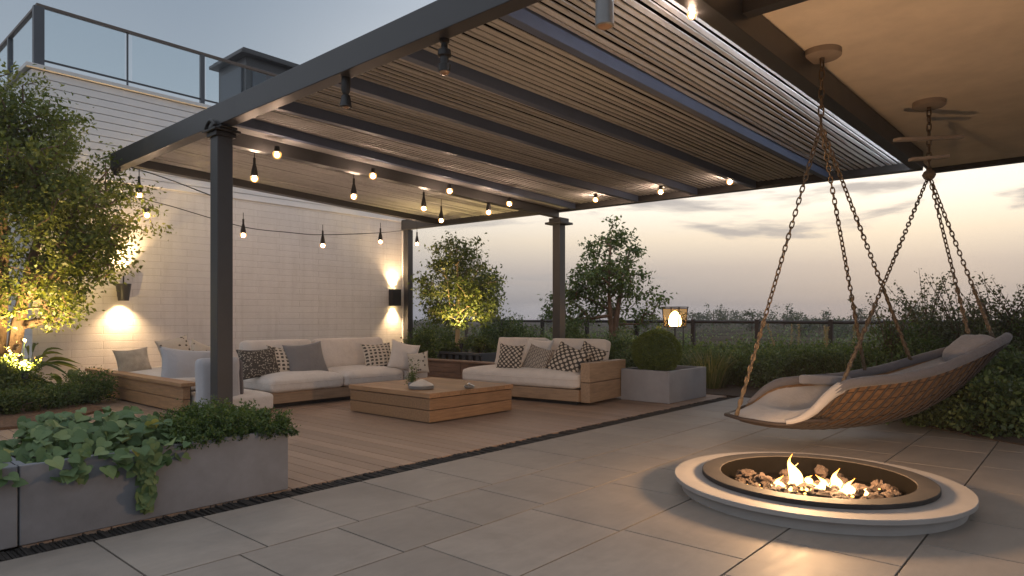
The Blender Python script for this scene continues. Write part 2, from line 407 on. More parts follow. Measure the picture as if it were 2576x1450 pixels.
def tree(name, label, loc, ells, nclump, per, lsize, leaf, bark, trunk_h, trunk_r, seed, sigma=.16, group=None, stems=1, gap=.35, aspect=.5, cat='tree', lean=(0,0), tone=0):
    root = thing(name, label, cat, loc, group)
    rng = np.random.default_rng(seed)
    P = foliage_points(ells, nclump, gap, seed, .25)
    nodes, par, cnt = [], [], []
    ztop = max(c[2]+r[2] for c, r in ells); base = np.array(loc, float)
    for st in range(stems):
        off = rng.normal(size=2)*.12*(stems > 1); prev = -1
        top = trunk_h if stems == 1 else trunk_h*rng.uniform(.8,1.1)
        K = 9
        for i in range(K):
            f = i/(K-1); z = loc[2] + (ztop*.86 - loc[2])*f
            w = np.array([math.sin(f*5+seed+st*2)*.05 + lean[0]*f + off[0]*(.2+2.2*f), math.cos(f*4+seed*2+st)*.05 + lean[1]*f + off[1]*(.2+2.2*f)])
            nodes.append(np.array([loc[0]+w[0], loc[1]+w[1], z])); par.append(prev); cnt.append(0); prev = len(nodes)-1
    order = np.argsort(np.linalg.norm(P[:,:2]-base[:2], axis=1))
    zmin = loc[2] + trunk_h
    for oi in order:
        p = P[oi]; N = np.array(nodes)
        dd = p - N; dist = np.linalg.norm(dd, axis=1)
        pen = np.where(N[:,2] > p[2]-.15*dist, .8*(N[:,2]-p[2]+.15*dist).clip(0), 0) + np.where(N[:,2] < zmin, (zmin-N[:,2])*2.5, 0)
        j = int(np.argmin(dist + pen)); q = nodes[j]; prev = j
        L = np.linalg.norm(p-q); k = max(1, int(L/.35))
        for i in range(1, k+1):
            f = i/k; m = q + (p-q)*f + rng.normal(size=3)*.03*L*(f < 1); m[2] += .08*L*math.sin(math.pi*f)
            nodes.append(m); par.append(prev); cnt.append(0); prev = len(nodes)-1
        cnt[prev] += 1
        a = par[prev]
        while a >= 0: cnt[a] += 1; a = par[a]
    tot = max(cnt); mb = MB()
    def rad(i): return max(.006, trunk_r*(max(cnt[i],1)/tot)**.5)
    first = set()
    for i in range(len(nodes)):
        if par[i] >= 0 and cnt[i] > 0:
            r0, r1 = rad(par[i]), rad(i)
            flare = 1.5 if par[par[i]] < 0 else 1
            if par[par[i]] >= 0: r0 = min(r0, r1*1.35)
            mb.tube([nodes[par[i]], nodes[i]], [r0*flare, r1], 6 if r1 > .02 else 4, cap=False)
    mb.build('trunk', bark, root, smooth=60)
    tone_c = rng.uniform(.15, .8, len(P))
    C = np.repeat(P, per, 0) + rng.normal(size=(len(P)*per,3))*sigma*np.array([1,1,.75])
    t = np.repeat(tone_c, per) + rng.normal(size=len(C))*.16 + tone
    outv = unit(C - np.array([loc[0], loc[1], (loc[2]+ztop)/2]))
    V = leafquads(C, lsize, aspect, .3, .15, outv*.5, rng)
    npmesh('crown', V, 4, leaf, root, t)
    return root

def shrub(name, label, loc, r, h, n, lsize, leaf, seed, group=None, stems=True, aspect=.5, lobes=5, cat='shrub', up=.3, dense=0, tone=0):
    root = thing(name, label, cat, loc, group); rng = np.random.default_rng(seed)
    ells = []
    for i in range(lobes):
        a = rng.uniform(0, 6.28); q = rng.uniform(.15,.55)
        rr = rng.uniform(.45,.7); hh = h*rng.uniform(.55,.98)
        ells.append(((loc[0]+math.cos(a)*r*q, loc[1]+math.sin(a)*r*q, loc[2]+hh*.52), (r*rr, r*rr, hh*.5)))
    ells.append(((loc[0],loc[1],loc[2]+h*.5),(r*.75,r*.75,h*.5)))
    per = 26; P = foliage_points(ells, max(6, n//per), .18, seed, .55)
    P[:,2] = np.maximum(P[:,2], loc[2]+.04)
    C = np.repeat(P, per, 0) + rng.normal(size=(len(P)*per,3))*min(r,h)*.11
    C[:,2] = np.maximum(C[:,2], loc[2]+.01)
    t = np.repeat(rng.uniform(.1,.85,len(P)), per) + rng.normal(size=len(C))*.15 + tone
    out = unit(C - np.array([loc[0],loc[1],loc[2]+h*.3]))
    V = leafquads(C, lsize, aspect, up, 0, out*.8, rng)
    npmesh('foliage', V, 4, leaf, root, t)
    if stems:
        mb = MB()
        for i in rng.choice(len(P), min(len(P), 16), replace=False):
            p = P[i]; b = Vector((loc[0]+rng.normal()*.04, loc[1]+rng.normal()*.04, loc[2]))
            m = b.lerp(Vector(p), .5) + Vector((0,0,.08*h))
            mb.tube([b, m, p], [.012,.009,.004], 5)
        mb.build('stem', M['bark'], root)
    return root

def grass_clump(name, label, loc, h, n, r, seed, plume=0, group=None):
    root = thing(name, label, 'grass plant', loc, group); rng = np.random.default_rng(seed); vs, tt = [], []
    for i in range(n):
        a = rng.uniform(0,6.28); q = r*math.sqrt(rng.uniform(0,1))*.5; b = np.array([loc[0]+math.cos(a)*q, loc[1]+math.sin(a)*q, loc[2]])
        l = h*rng.uniform(.55,1.1); dirv = np.array([math.cos(a)*rng.uniform(.05,.5), math.sin(a)*rng.uniform(.05,.5), 1]); w = np.array([-math.sin(a), math.cos(a), 0])*.006
        p0, p1 = b, b + dirv*l*.55; p2 = p1 + (dirv*np.array([1.8,1.8,.55]))*l*.45; t = rng.uniform(0,1)
        vs += [p0-w, p0+w, p1+w*.8, p1-w*.8, p1-w*.8, p1+w*.8, p2+w*.1, p2-w*.1]; tt += [t,t]
    npmesh('blades', np.array(vs), 4, M['grass'], root, np.array(tt))
    for k in range(plume):
        a = rng.uniform(0,6.28); b = np.array([loc[0]+math.cos(a)*r*.3, loc[1]+math.sin(a)*r*.3, loc[2]+h*rng.uniform(.7,.85)])
        top = b + np.array([rng.normal()*.06, rng.normal()*.06, h*.55]); C = np.array([b + (top-b)*f for f in rng.uniform(0,1,160)]) + rng.normal(size=(160,3))*.012
        npmesh('plume', leafquads(C, .04, .25, 0, -.8, None, rng), 4, M['plume'], root, rng.uniform(0,1,160))
    return root

def rbox(w, d, h, r=.05, n=10, puff=.0, seed=0, sag=0):
    """soft cushion block centred on xy, z 0..h -> MB"""
    mb = MB(); hw, hd, hh = w/2, d/2, h/2
    def mapp(x, y, z):
        p = Vector((x*hw, y*hd, z*hh)); q = Vector((max(-hw+r, min(hw-r, p.x)), max(-hd+r, min(hd-r, p.y)), max(-hh+r, min(hh-r, p.z))))
        e = p - q; o = q + (e.normalized()*r if e.length > 1e-6 else e)
        o.z += puff*(1-x**4)*(1-y**4)*(1 if z > 0 else 0)*max(z,0)
        k = mn.noise(Vector((x*2.1+seed, y*2.3, z*2)))*.006
        return (o.x + k, o.y + k, o.z + hh + k)
    def face(fn, flip):
        # non-uniform param so the rounded rim gets enough rows
        ts = []
        for i in range(n+1):
            u = -1 + 2*i/n; ts.append(math.copysign(abs(u)**.6, u))
        vs = [fn(a, b) for a in ts for b in ts]
        fs = [(i*(n+1)+j, (i+1)*(n+1)+j, (i+1)*(n+1)+j+1, i*(n+1)+j+1) for i in range(n) for j in range(n)]
        if flip: fs = [f[::-1] for f in fs]
        mb.add(vs, fs)
    face(lambda a,b: mapp(a,b,1), False); face(lambda a,b: mapp(a,b,-1), True)
    face(lambda a,b: mapp(a,-1,b), False); face(lambda a,b: mapp(a,1,b), True)
    face(lambda a,b: mapp(1,a,b), False); face(lambda a,b: mapp(-1,a,b), True)
    return mb
def weld(o, dist=.0015):
    m = o.modifiers.new('weld', 'WELD'); m.merge_threshold = dist; return o

def moved(mb, loc=(0,0,0), rz=0, tilt=None):
    """rotate the builder's verts: tilt=(axis vector, angle) then rz, then move"""
    from mathutils import Matrix
    mt = Matrix.Rotation(rz, 3, 'Z')
    if tilt: mt = mt @ Matrix.Rotation(tilt[1], 3, tilt[0])
    mb.v = [tuple(mt @ Vector(p) + Vector(loc)) for p in mb.v]; return mb

def pillow(name, label, mat, c, w, h, t, face, lean=20, roll=0, seed=1, group='throw pillows on the sofas', puff=.5):
    """c centre, face = horizontal heading (deg) the front looks to"""
    nu = 18; fa = R(face); f = Vector((math.cos(fa), math.sin(fa), 0)); U = Vector((0,0,1)); le = R(lean)
    n = f*math.cos(le) + U*math.sin(le); b = U*math.cos(le) - f*math.sin(le); a = b.cross(n); ro = R(roll)
    a, b = a*math.cos(ro) + b*math.sin(ro), b*math.cos(ro) - a*math.sin(ro)
    vs, fs, uv = [], [], []
    for side in (1, -1):
        for i in range(nu+1):
            for j in range(nu+1):
                u, v = -1+2*i/nu, -1+2*j/nu
                x = u*(1-.09*(1-v*v)*abs(u)**2); y = v*(1-.09*(1-u*u)*abs(v)**2)
                th = (max(0,(1-u*u)*(1-v*v)))**puff
                wr = mn.noise(Vector((u*1.6+seed*5, v*1.6, side)))*.16*th + mn.noise(Vector((u*4+seed, v*4, side)))*.05*th
                y2 = y - .05*(1-u*u)*(1 if v > 0 else 0)*v
                p = a*(x*w/2) + b*(y2*h/2) + n*side*(t/2*th + wr*t*.5)
                vs.append(tuple(p)); uv.append((i/nu, j/nu))
    k = (nu+1)**2
    for s_ in (0,1):
        for i in range(nu):
            for j in range(nu):
                q = (s_*k+i*(nu+1)+j, s_*k+(i+1)*(nu+1)+j, s_*k+(i+1)*(nu+1)+j+1, s_*k+i*(nu+1)+j+1)
                fs.append(q if s_ == 0 else q[::-1])
    me = bpy.data.meshes.new(name); me.from_pydata(vs, [], fs); me.update()
    ul = me.uv_layers.new(name='UVMap'); vi = np.zeros(len(me.loops), dtype=np.int32); me.loops.foreach_get('vertex_index', vi)
    ul.data.foreach_set('uv', np.array(uv)[vi].astype(np.float32).ravel())
    me.shade_smooth(); me.materials.append(mat)
    o = bpy.data.objects.new(name, me); COL.objects.link(o); o.location = c; weld(o, .0008)
    return setp(o, label, 'pillow', group)

def lamp(kind, name, loc, energy, col=(1,.62,.3), size=.04, parent=None, rot=None, spot=60, blend=.6):
    d = bpy.data.lights.new(name, kind); d.energy = energy; d.color = col
    if kind in ('POINT','SPOT'): d.shadow_soft_size = size
    if kind == 'SPOT': d.spot_size = R(spot); d.spot_blend = blend
    o = bpy.data.objects.new(name, d); COL.objects.link(o); o.location = loc
    if rot: o.rotation_euler = rot
    if parent is not None:
        o.parent = parent; r = parent
        while r.parent is not None: r = r.parent
        o.location = Vector(loc) - LOC[r.name]
    return o

# ================================================================== CAMERA, WORLD, SUN
cam = bpy.data.cameras.new('camera'); co = bpy.data.objects.new('camera', cam); COL.objects.link(co)
co.location = (0,0,EYE); co.rotation_euler = (R(90), 0, -math.atan2(FW[0], FW[1]))
cam.lens = 36*F/2576; cam.sensor_width = 36; cam.shift_y = (HY-725)/2576; cam.clip_end = 6000; cam.clip_start = .05
S.camera = co

SUN_AZ = math.atan2(.174, .985)        # the afterglow's heading in x,y
W = bpy.data.worlds.new('World'); S.world = W; W.use_nodes = True
t = W.node_tree; t.nodes.clear()
class WT(NT):
    def __init__(s): s.t = t; s.out = t.nodes.new('ShaderNodeOutputWorld')
w = WT()
tc = w.n('TexCoord'); g = tc.outputs['Generated']; sp = w.n('SeparateXYZ'); w.l(g, sp.inputs[0])
x, y, z = sp.outputs
hl = w.math('SQRT', w.math('ADD', w.math('MULTIPLY', x, x), w.math('MULTIPLY', y, y)))
az = w.math('DIVIDE', w.math('ADD', w.math('MULTIPLY', x, .985), w.math('MULTIPLY', y, .174)), w.math('MAXIMUM', hl, .001))
mr = w.n('MapRange', interpolation_type='SMOOTHSTEP'); w.l(az, mr.inputs[0])
mr.inputs[1].default_value = .52; mr.inputs[2].default_value = 1.0
side = mr.outputs[0]
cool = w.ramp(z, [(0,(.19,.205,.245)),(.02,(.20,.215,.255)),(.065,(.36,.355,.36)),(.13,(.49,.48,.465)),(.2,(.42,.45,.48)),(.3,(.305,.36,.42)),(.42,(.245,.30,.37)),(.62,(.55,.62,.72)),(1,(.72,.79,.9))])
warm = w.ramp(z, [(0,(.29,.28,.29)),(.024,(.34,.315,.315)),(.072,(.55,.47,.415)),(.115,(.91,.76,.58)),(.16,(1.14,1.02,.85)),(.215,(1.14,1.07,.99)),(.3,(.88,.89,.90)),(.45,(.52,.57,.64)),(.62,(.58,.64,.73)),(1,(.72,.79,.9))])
base = w.mix(side, cool, warm)
# flat streaks of evening cloud
cb = w.n('CombineXYZ'); w.l(w.math('MULTIPLY', x, 2.2), cb.inputs[0]); w.l(w.math('MULTIPLY', y, 2.2), cb.inputs[1]); w.l(w.math('MULTIPLY', z, 15), cb.inputs[2])
n1 = w.noise(cb.outputs[0], 1.25, 5, .55, .3)
m1 = w.n('MapRange', interpolation_type='SMOOTHSTEP'); w.l(n1, m1.inputs[0]); m1.inputs[1].default_value = .505; m1.inputs[2].default_value = .60
zc = w.n('MapRange', interpolation_type='SMOOTHSTEP'); w.l(z, zc.inputs[0]); zc.inputs[1].default_value = .33; zc.inputs[2].default_value = .2
cl = w.math('MULTIPLY', w.math('MULTIPLY', m1.outputs[0], zc.outputs[0]), w.math('MULTIPLY_ADD', side, .7, .14))
base = w.mix(cl, base, (.40,.37,.365))
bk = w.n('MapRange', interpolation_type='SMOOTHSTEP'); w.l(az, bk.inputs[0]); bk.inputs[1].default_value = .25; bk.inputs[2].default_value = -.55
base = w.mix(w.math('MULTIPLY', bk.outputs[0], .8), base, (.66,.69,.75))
sky = w.n('TexSky', sky_type='NISHITA'); sky.sun_disc = False; sky.sun_elevation = R(8); sky.sun_rotation = math.pi/2 - SUN_AZ
nis = w.mix(1, sky.outputs[0], (.09,.09,.09), 'MULTIPLY')
base = w.mix(.03, base, nis)
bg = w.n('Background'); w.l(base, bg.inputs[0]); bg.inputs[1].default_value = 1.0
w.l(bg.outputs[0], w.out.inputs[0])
sd = bpy.data.lights.new('evening_sun', 'SUN'); sd.energy = .25; sd.angle = R(14); sd.color = (1,.80,.60)
so = bpy.data.objects.new('evening_sun', sd); COL.objects.link(so)
dv = Vector((-math.cos(SUN_AZ), -math.sin(SUN_AZ), -.14)); so.rotation_euler = dv.to_track_quat('-Z','Y').to_euler(); so.location = (30,5,8)

S.view_settings.view_transform = 'Standard'; S.view_settings.look = 'None'; S.view_settings.exposure = .15; S.view_settings.gamma = 1
S.render.engine = 'CYCLES'; S.cycles.use_denoising = True; S.cycles.max_bounces = 8; S.cycles.transparent_max_bounces = 24
S.cycles.sample_clamp_indirect = 4; S.cycles.caustics_reflective = False; S.cycles.caustics_refractive = False

# ================================================================== GROUND
def struct(mb, name, mat, **k): return setp(mb.build(name, mat, **k), kind='structure')
def gz(xx, yy):
    d = math.hypot(xx, yy)
    return -.06 + (.0 if d < 22 else min(.5, (d-22)*.012)*mn.noise(Vector((xx*.03, yy*.03, 0))))
mb = MB()
rings = [0,6,12,18,24,32,45,65,100,160,300,420]
for i in range(len(rings)-1):
    for k in range(48):
        a0, a1 = 2*math.pi*k/48, 2*math.pi*(k+1)/48
        P = [(rings[i]*math.cos(a0), rings[i]*math.sin(a0)), (rings[i+1]*math.cos(a0), rings[i+1]*math.sin(a0)), (rings[i+1]*math.cos(a1), rings[i+1]*math.sin(a1)), (rings[i]*math.cos(a1), rings[i]*math.sin(a1))]
        if i == 0: P = P[1:3] + [(0,0)]
        mb.add([(p[0], p[1], gz(*p)) for p in P], [tuple(range(len(P)))])
struct(mb, 'ground', M['field'], smooth=60)
# pavers: one slab beside another with open joints
rows = [4.04, 3.25, 2.65, 2.0, 1.30, .69, .05, -.6, -1.25, -1.9, -2.6, -3.3, -4.0, -4.7]
mb = MB(); rr = random.Random(4); jt = .005
for i in range(len(rows)-1):
    y1, y0 = rows[i], rows[i+1]; xx = -3.2 + rr.uniform(0,.5)
    first = {0: 2.33, 1: 2.75, 2: 2.73, 3: 2.3}.get(i)
    step = .575 if i < 2 else .66
    if first: xx = first - step*9
    while xx < 10.3:
        x1 = xx + step*(1 if i < 2 else rr.choice((1,1,1.35)))
        dz = rr.uniform(-.0012,.0012)
        mb.box(xx+jt, x1-jt, y0+jt, y1-jt, -.045, dz*.35, rr.random())
        xx = x1
struct(mb, 'patio', M['paver'], smooth=0, bevel=.0015)
struct(MB().box(-3.4, 10.6, -4.8, 4.215, -.055, -.022), 'patio_bed', M['joint'], smooth=0)
# deck boards along y
mb = MB(); p = .142; n = 0; xx = .9
while xx < 9.76:
    ys = [4.225, 4.225 + rr.uniform(1.5,4.2), 13.0] if n % 2 else [4.225, 4.225+rr.uniform(4.5,7.5), 13.0]
    for a, b in zip(ys, ys[1:]): mb.box(xx+.0035, xx+p-.0035, a+.002, b-.002, -.03, rr.uniform(-.001,.001), rr.random())
    xx += p; n += 1
struct(mb, 'deck', M['deck'], smooth=0, bevel=.003)
struct(MB().box(.85, 9.8, 4.222, 13.0, -.055, -.034), 'deck_bed', M['joint'], smooth=0)
# drain strip of upright dark slips between deck and pavers
mb = MB(); xx = -2.4
while xx < 9.5:
    wdt = rr.uniform(.008,.02); mb.box(xx, xx+wdt, 4.048, 4.215+rr.uniform(-.006,.004), -.03, rr.uniform(-.014,.004), rr.random()); xx += wdt + rr.uniform(.003,.008)
struct(mb, 'drain_strip', M['pebble'], smooth=0)
# planting beds
def bed(name, pts, z, mat):
    n = len(pts); vs = [(*q, -.05) for q in pts] + [(*q, z) for q in pts]
    return struct(MB().add(vs, [tuple(range(2*n-1, n-1, -1))[::-1]] + [(i, (i+1) % n, n+(i+1) % n, n+i) for i in range(n)]), name, mat, smooth=0)
bed('planting_bed', [(9.80,13.4),(9.80,2.7),(9.3,2.1),(8.6,1.5),(8.05,.9),(7.75,.35),(7.5,-.6),(7.3,-4.6),(16.5,-4.6),(16.5,13.4)], .012, M['soil'])
bed('corner_bed', [(-1.5,8.75),(2.1,8.75),(2.95,9.6),(2.98,12.95),(-1.5,12.95)], .03, M['mulch'])

# ================================================================== HOUSE
HY0 = 13.0
h = thing('house', 'white painted house with brick lower wall and board siding under a glass roof railing', 'house', (6.8,13,0))
MB().box(2.92, 10.60, 13.0, 20, 0, 3.6).build('brick_wall', M['brick'], h, smooth=0)
mb = MB().box(2.925, 10.60, 13.01, 20, 3.6, 5.27)
zz = 3.6; k = 0
while zz < 5.2:
    mb.box(2.90, 10.60, 12.975, 13.01, zz+.006, zz+.122, rr.random()); mb.box(2.892, 2.925, 13.0, 20, zz+.006, zz+.122, rr.random()); zz += .128
mb.build('siding', M['siding'], h, smooth=0, bevel=.003)
MB().box(2.82, 10.66, 12.92, 20.05, 5.275, 5.345).build('coping', M['coping'], h, smooth=0, bevel=.008)
MB().box(10.6, 10.66, 12.96, 20, 0, 5.274).build('corner_trim', M['coping'], h, smooth=0, bevel=.004)
rl = thing('roof_railing', 'dark metal railing with clear glass panes along the edge of the house roof', 'railing', (3.02,13.08,5.345))
ZR0, ZR1 = 5.345, 6.36
MB().beam((3.02,13.08,ZR1), (10.5,13.08,ZR1), .07, .05).beam((3.02,13.04,ZR1), (3.02,19.6,ZR1), .07, .05).build('handrail', M['railwood'], rl, smooth=0, bevel=.004)
MB().beam((3.0,13.08,5.47), (10.5,13.08,5.47), .025, .03).beam((3.02,13.1,5.47), (3.02,19.6,5.47), .025, .03).build('lower_rail', M['steel'], rl, smooth=0)
xs = [3.02, 4.36, 5.69, 7.05, 8.4, 9.75]
for i, xp in enumerate(xs):
    wd = .15 if i == 0 else (.028 if i % 2 else .075)
    MB().box(xp-wd/2, xp+wd/2, 13.08-min(wd,.1)/2, 13.08+min(wd,.1)/2, ZR0, ZR1-.026).build('post', M['steel_blue'], rl, smooth=0, bevel=.003)
for yp in (14.95, 16.6, 18.3): MB().box(2.98,3.06,yp-.04,yp+.04,ZR0,ZR1-.026).build('post', M['steel_blue'], rl, smooth=0, bevel=.003)
for a, b in zip(xs, xs[1:]): MB().box(a+.08, b-.045, 13.074, 13.084, 5.49, ZR1-.03).build('glass_pane', M['glass'], rl, smooth=0)
for a, b in ((13.15,14.9),(15.0,16.55),(16.65,18.25)): MB().box(3.015,3.025,a,b,5.49,ZR1-.03).build('glass_pane', M['glass'], rl, smooth=0)
ch = thing('chimney', 'square dark grey chimney with a flat overhanging cap on the house roof', 'chimney', (7.8,14.9,5.3))
mb = MB().box(7.22, 8.5, 14.35, 15.7, 5.3, 7.12)
mb.build('stack', M['steel'], ch, smooth=0, bevel=.01)
MB().box(7.05, 8.68, 14.2, 15.85, 7.121, 7.2).box(7.12, 8.6, 14.27, 15.78, 7.201, 7.27).build('cap', M['steel'], ch, smooth=0, bevel=.012)
MB().box(7.36, 8.36, 14.31, 14.352, 5.6, 6.9).box(7.175, 7.222, 14.5, 15.5, 5.6, 6.9).build('panel', M['steel_blue'], ch, smooth=0, bevel=.01)

# ================================================================== PERGOLA
pg = thing('pergola', 'large charcoal metal pergola with a slatted roof over the sunken lounge deck', 'pergola', (3.5,7.5,0))
XF0, XF1 = 3.43, 3.58
def xr(yv): return 11.3 - (yv-1.95)*.0673
ZB = 3.40
MB().box(XF0, XF1, -4.2, 10.98, ZB, 3.645).build('front_beam', M['steel'], pg, smooth=0, bevel=.006)
MB().beam((xr(13.0)+.08,12.99,3.52), (xr(1.9)+.08,1.9,3.52), .15, .245).build('rear_beam', M['steel'], pg, smooth=0, bevel=.006)
lines = [(2.12,1.95),(3.24,3.18),(4.38,4.33),(5.38,5.36),(6.48,6.52),(7.37,7.92),(7.78,8.34),(10.5,11.65)]
def ray(i, f): return lines[i][0] + (lines[i][1]-lines[i][0])*f
def rafter(yf, yr, w, z0, z1, name, x0=XF1):
    return MB().beam((x0+.002, yf, (z0+z1)/2), (xr(yr)+.003, yr, (z0+z1)/2), w, z1-z0).build(name, M['rafter' if name == 'rafter' else 'steel'], pg, smooth=0, bevel=.004)
rafter(2.12,1.95,.15,ZB+.001,3.644,'side_beam'); rafter(10.5,11.65,.15,ZB+.001,3.644,'side_beam')
for i in (1,2,3,4,5): rafter(*lines[i], .085, ZB+.005, 3.60, 'rafter')
rafter(*lines[6], .13, 3.27, 3.60, 'main_beam')
MB().add([(XF1+.003,7.415,3.432),(xr(7.96),7.965,3.432),(xr(8.27),8.27,3.432),(XF1+.003,7.712,3.432),(XF1+.003,7.415,3.45),(xr(7.96),7.965,3.45),(xr(8.27),8.27,3.45),(XF1+.003,7.712,3.45)],
    [(0,1,2,3),(7,6,5,4),(0,4,5,1),(1,5,6,2),(2,6,7,3),(3,7,4,0)]).build('soffit_board', M['slat'], pg, smooth=0)
# slat panels, one per bay
def slatbay(i0, i1, pad0, pad1):
    mb = MB(); y0f, y0r = lines[i0][0]+pad0, lines[i0][1]+pad0; y1f, y1r = lines[i1][0]-pad1, lines[i1][1]-pad1
    n = max(1, round(((y1f-y0f)+(y1r-y0r))/2/.083)); NSEG = 14
    for k in range(n):
        tn = rr.random(); ph = rr.uniform(0,6); am = rr.uniform(.002,.009); vs = []; fs = []
        for s_ in range(NSEG+1):
            f = s_/NSEG; a = (k+.13)/n; b = (k+.72)/n
            yf = y0f+(y1f-y0f)*a; yr = y0r+(y1r-y0r)*a; yf2 = y0f+(y1f-y0f)*b; yr2 = y0r+(y1r-y0r)*b
            wob = am*math.sin(f*9+ph) + .004*mn.noise(Vector((f*14, k*3.3, i0)))
            ya = yf+(yr-yf)*f+wob; yb = yf2+(yr2-yf2)*f+wob; X = XF1+.002 + (xr(ya)-XF1-.004)*f; zt = .004*math.sin(f*7+ph)
            vs += [(X,ya,3.508+zt),(X,yb,3.508-zt),(X,yb,3.520),(X,ya,3.520)]
        for s_ in range(NSEG):
            o = s_*4
            for q in range(4): fs.append((o+q, o+(q+1)%4, o+4+(q+1)%4, o+4+q))
        fs += [(3,2,1,0), (NSEG*4,NSEG*4+1,NSEG*4+2,NSEG*4+3)]
        mb.add(vs, fs, tn)
    return mb.build('slat_panel', M['slat'], pg, smooth=0)
slatbay(0,1,.16,.045)
for i in (1,2,3,4): slatbay(i, i+1, .045, .045)
slatbay(6,7,.07,.08)
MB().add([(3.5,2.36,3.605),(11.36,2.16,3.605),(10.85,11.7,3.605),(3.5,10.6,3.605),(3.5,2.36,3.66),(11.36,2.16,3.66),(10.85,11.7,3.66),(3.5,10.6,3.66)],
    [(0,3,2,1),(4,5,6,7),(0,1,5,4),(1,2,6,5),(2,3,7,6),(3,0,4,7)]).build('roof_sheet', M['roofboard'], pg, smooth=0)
MB().beam((3.7,2.204,3.447),(11.15,2.044,3.447),.010,.034).build('added_glow_strip', M['glow_added'], pg, smooth=0)  # added emitter hidden behind the side beam, brightens slats as daylight would
def post(cx, cy, w, ztop, kind):
    p = MB().box(cx-w/2, cx+w/2, cy-w/2, cy+w/2, 0, ztop).build('post', M['steel'], pg, smooth=0, bevel=.005)
    MB().box(cx-w/2-.03, cx+w/2+.03, cy-w/2-.03, cy+w/2+.03, 0, .012).build('base_plate', M['steel'], p, smooth=0)
    mb = MB()
    if kind == 1:
        mb.box(cx-.155,cx+.155,cy-.165,cy+.165,ztop+.002,ztop+.03).box(cx-.12,cx+.12,cy-.12,cy+.12,ztop-.05,ztop+.001).box(cx-.10,cx+.10,cy-.19,cy+.16,ztop+.031,ztop+.055)
        mb.tube([(cx-.13,cy-.12+.02*i,ztop+.05+.075*math.sin(math.pi*i/12)) for i in range(13)], .022, 8)
        mb.build('bracket', M['black'], p, smooth=30, bevel=.006)
    elif kind == 2:
        mb.box(cx-.21,cx+.21,cy-.21,cy+.21,3.14,3.185).box(cx-.15,cx+.15,cy-.15,cy+.15,3.186,3.27)
        mb.build('bracket', M['steel'], p, smooth=0, bevel=.006)
post(3.52, 7.58, .182, 3.33, 1)
post(10.98, 8.36, .19, 3.27, 2)
post(10.69, 12.86, .16, 3.395, 0)

# ================================================================== PORCH CANOPY
cn = thing('porch_canopy', 'beige plastered porch ceiling edged with dark beams above the fire pit', 'canopy', (8,0,3.4))
MB().box(3.60, 12.66, -4.2, 2.02, 3.655, 3.9).build('ceiling', M['plaster'], cn, smooth=0)
MB().box(4.96, 5.08, -4.2, 2.018, 3.53, 3.654).build('ceiling_beam', M['steel'], cn, smooth=0, bevel=.004)
MB().box(12.67, 12.79, -4.2, 2.02, 3.58, 3.95).build('fascia', M['steel'], cn, smooth=0, bevel=.004)
MB().box(3.60, 12.66, 2.021, 2.04, 3.62, 3.95).build('edge_trim', M['steel'], cn, smooth=0)

# ================================================================== LOUNGE FURNITURE
def planks(mb, x0,x1,y0,y1,z0,z1,n,axis='z'):
    for i in range(n):
        a, b = z0+(z1-z0)*i/n, z0+(z1-z0)*(i+1)/n
        mb.box(x0,x1,y0,y1,a+(.004 if i else 0),b-.004,rr.random())
    return mb
def piping(w, d, h, r, c, parent, local=False):
    pts = []; q = r*.95
    for sx, sy, a0 in ((1,1,0),(-1,1,90),(-1,-1,180),(1,-1,270)):
        for k in range(7):
            t_ = R(a0+15*k); pts.append((c[0]+sx*(w/2-r)+q*math.cos(t_)*1.0, c[1]+sy*(d/2-r)+q*math.sin(t_), c[2]+h*.62))
    return MB().tube(pts, .0075, 6, closed=True).build('piping', M['cream_back'], parent, local=local, smooth=80)
# coffee table
ct = thing('coffee_table', 'low square teak coffee table with banded sides in the middle of the deck', 'table', (5.68,6.38,0))
planks(MB(), 4.98,6.38,5.62,7.14,.014,.285,2).build('side_panel', M['teak_x'], ct, smooth=0, bevel=.004)
mb = MB()
for i in range(9): mb.box(4.965+1.43*i/9+.0015, 4.965+1.43*(i+1)/9-.0015, 5.605,7.155,.291,.345,rr.random())
mb.build('top', M['teak_y'], ct, smooth=0, bevel=.003)
MB().box(5.03,6.33,5.67,7.09,0,.02).build('plinth', M['black'], ct, smooth=0)
# back sofa along the wall side
bs = thing('sofa', 'long cream sofa on a timber base in front of the white brick wall', 'sofa', (5.75,8.6,0))
MB().box(4.42,7.10,8.11,9.2,.06,.205,.4).build('base', M['ash_x'], bs, smooth=0, bevel=.006)
MB().box(4.5,7.02,8.2,9.1,0,.06).build('plinth', M['black'], bs, smooth=0)
MB().box(4.42,7.10,9.2,9.27,.06,.58,.6).build('backboard', M['ash_x'], bs, smooth=0, bevel=.006)
for i, (a, b) in enumerate(((4.40,5.52),(5.53,6.62),(6.63,7.12))):
    sc_ = weld(moved(rbox(b-a, 1.04, .19, .06, 12, .06, i), ((a+b)/2, 8.57, .206)).build('seat_cushion', M['cream'], bs, smooth=80))
    piping(b-a, 1.04, .19, .06, ((a+b)/2, 8.57, .206), sc_)
for i, (a, b) in enumerate(((4.42,5.52),(5.56,6.86))):
    weld(moved(rbox(b-a, .52, .17, .07, 12, .05, i+4), ((a+b)/2, 8.98, .60), 0, (Vector((1,0,0)), R(72))).build('back_cushion', M['cream_back'], bs, smooth=80))
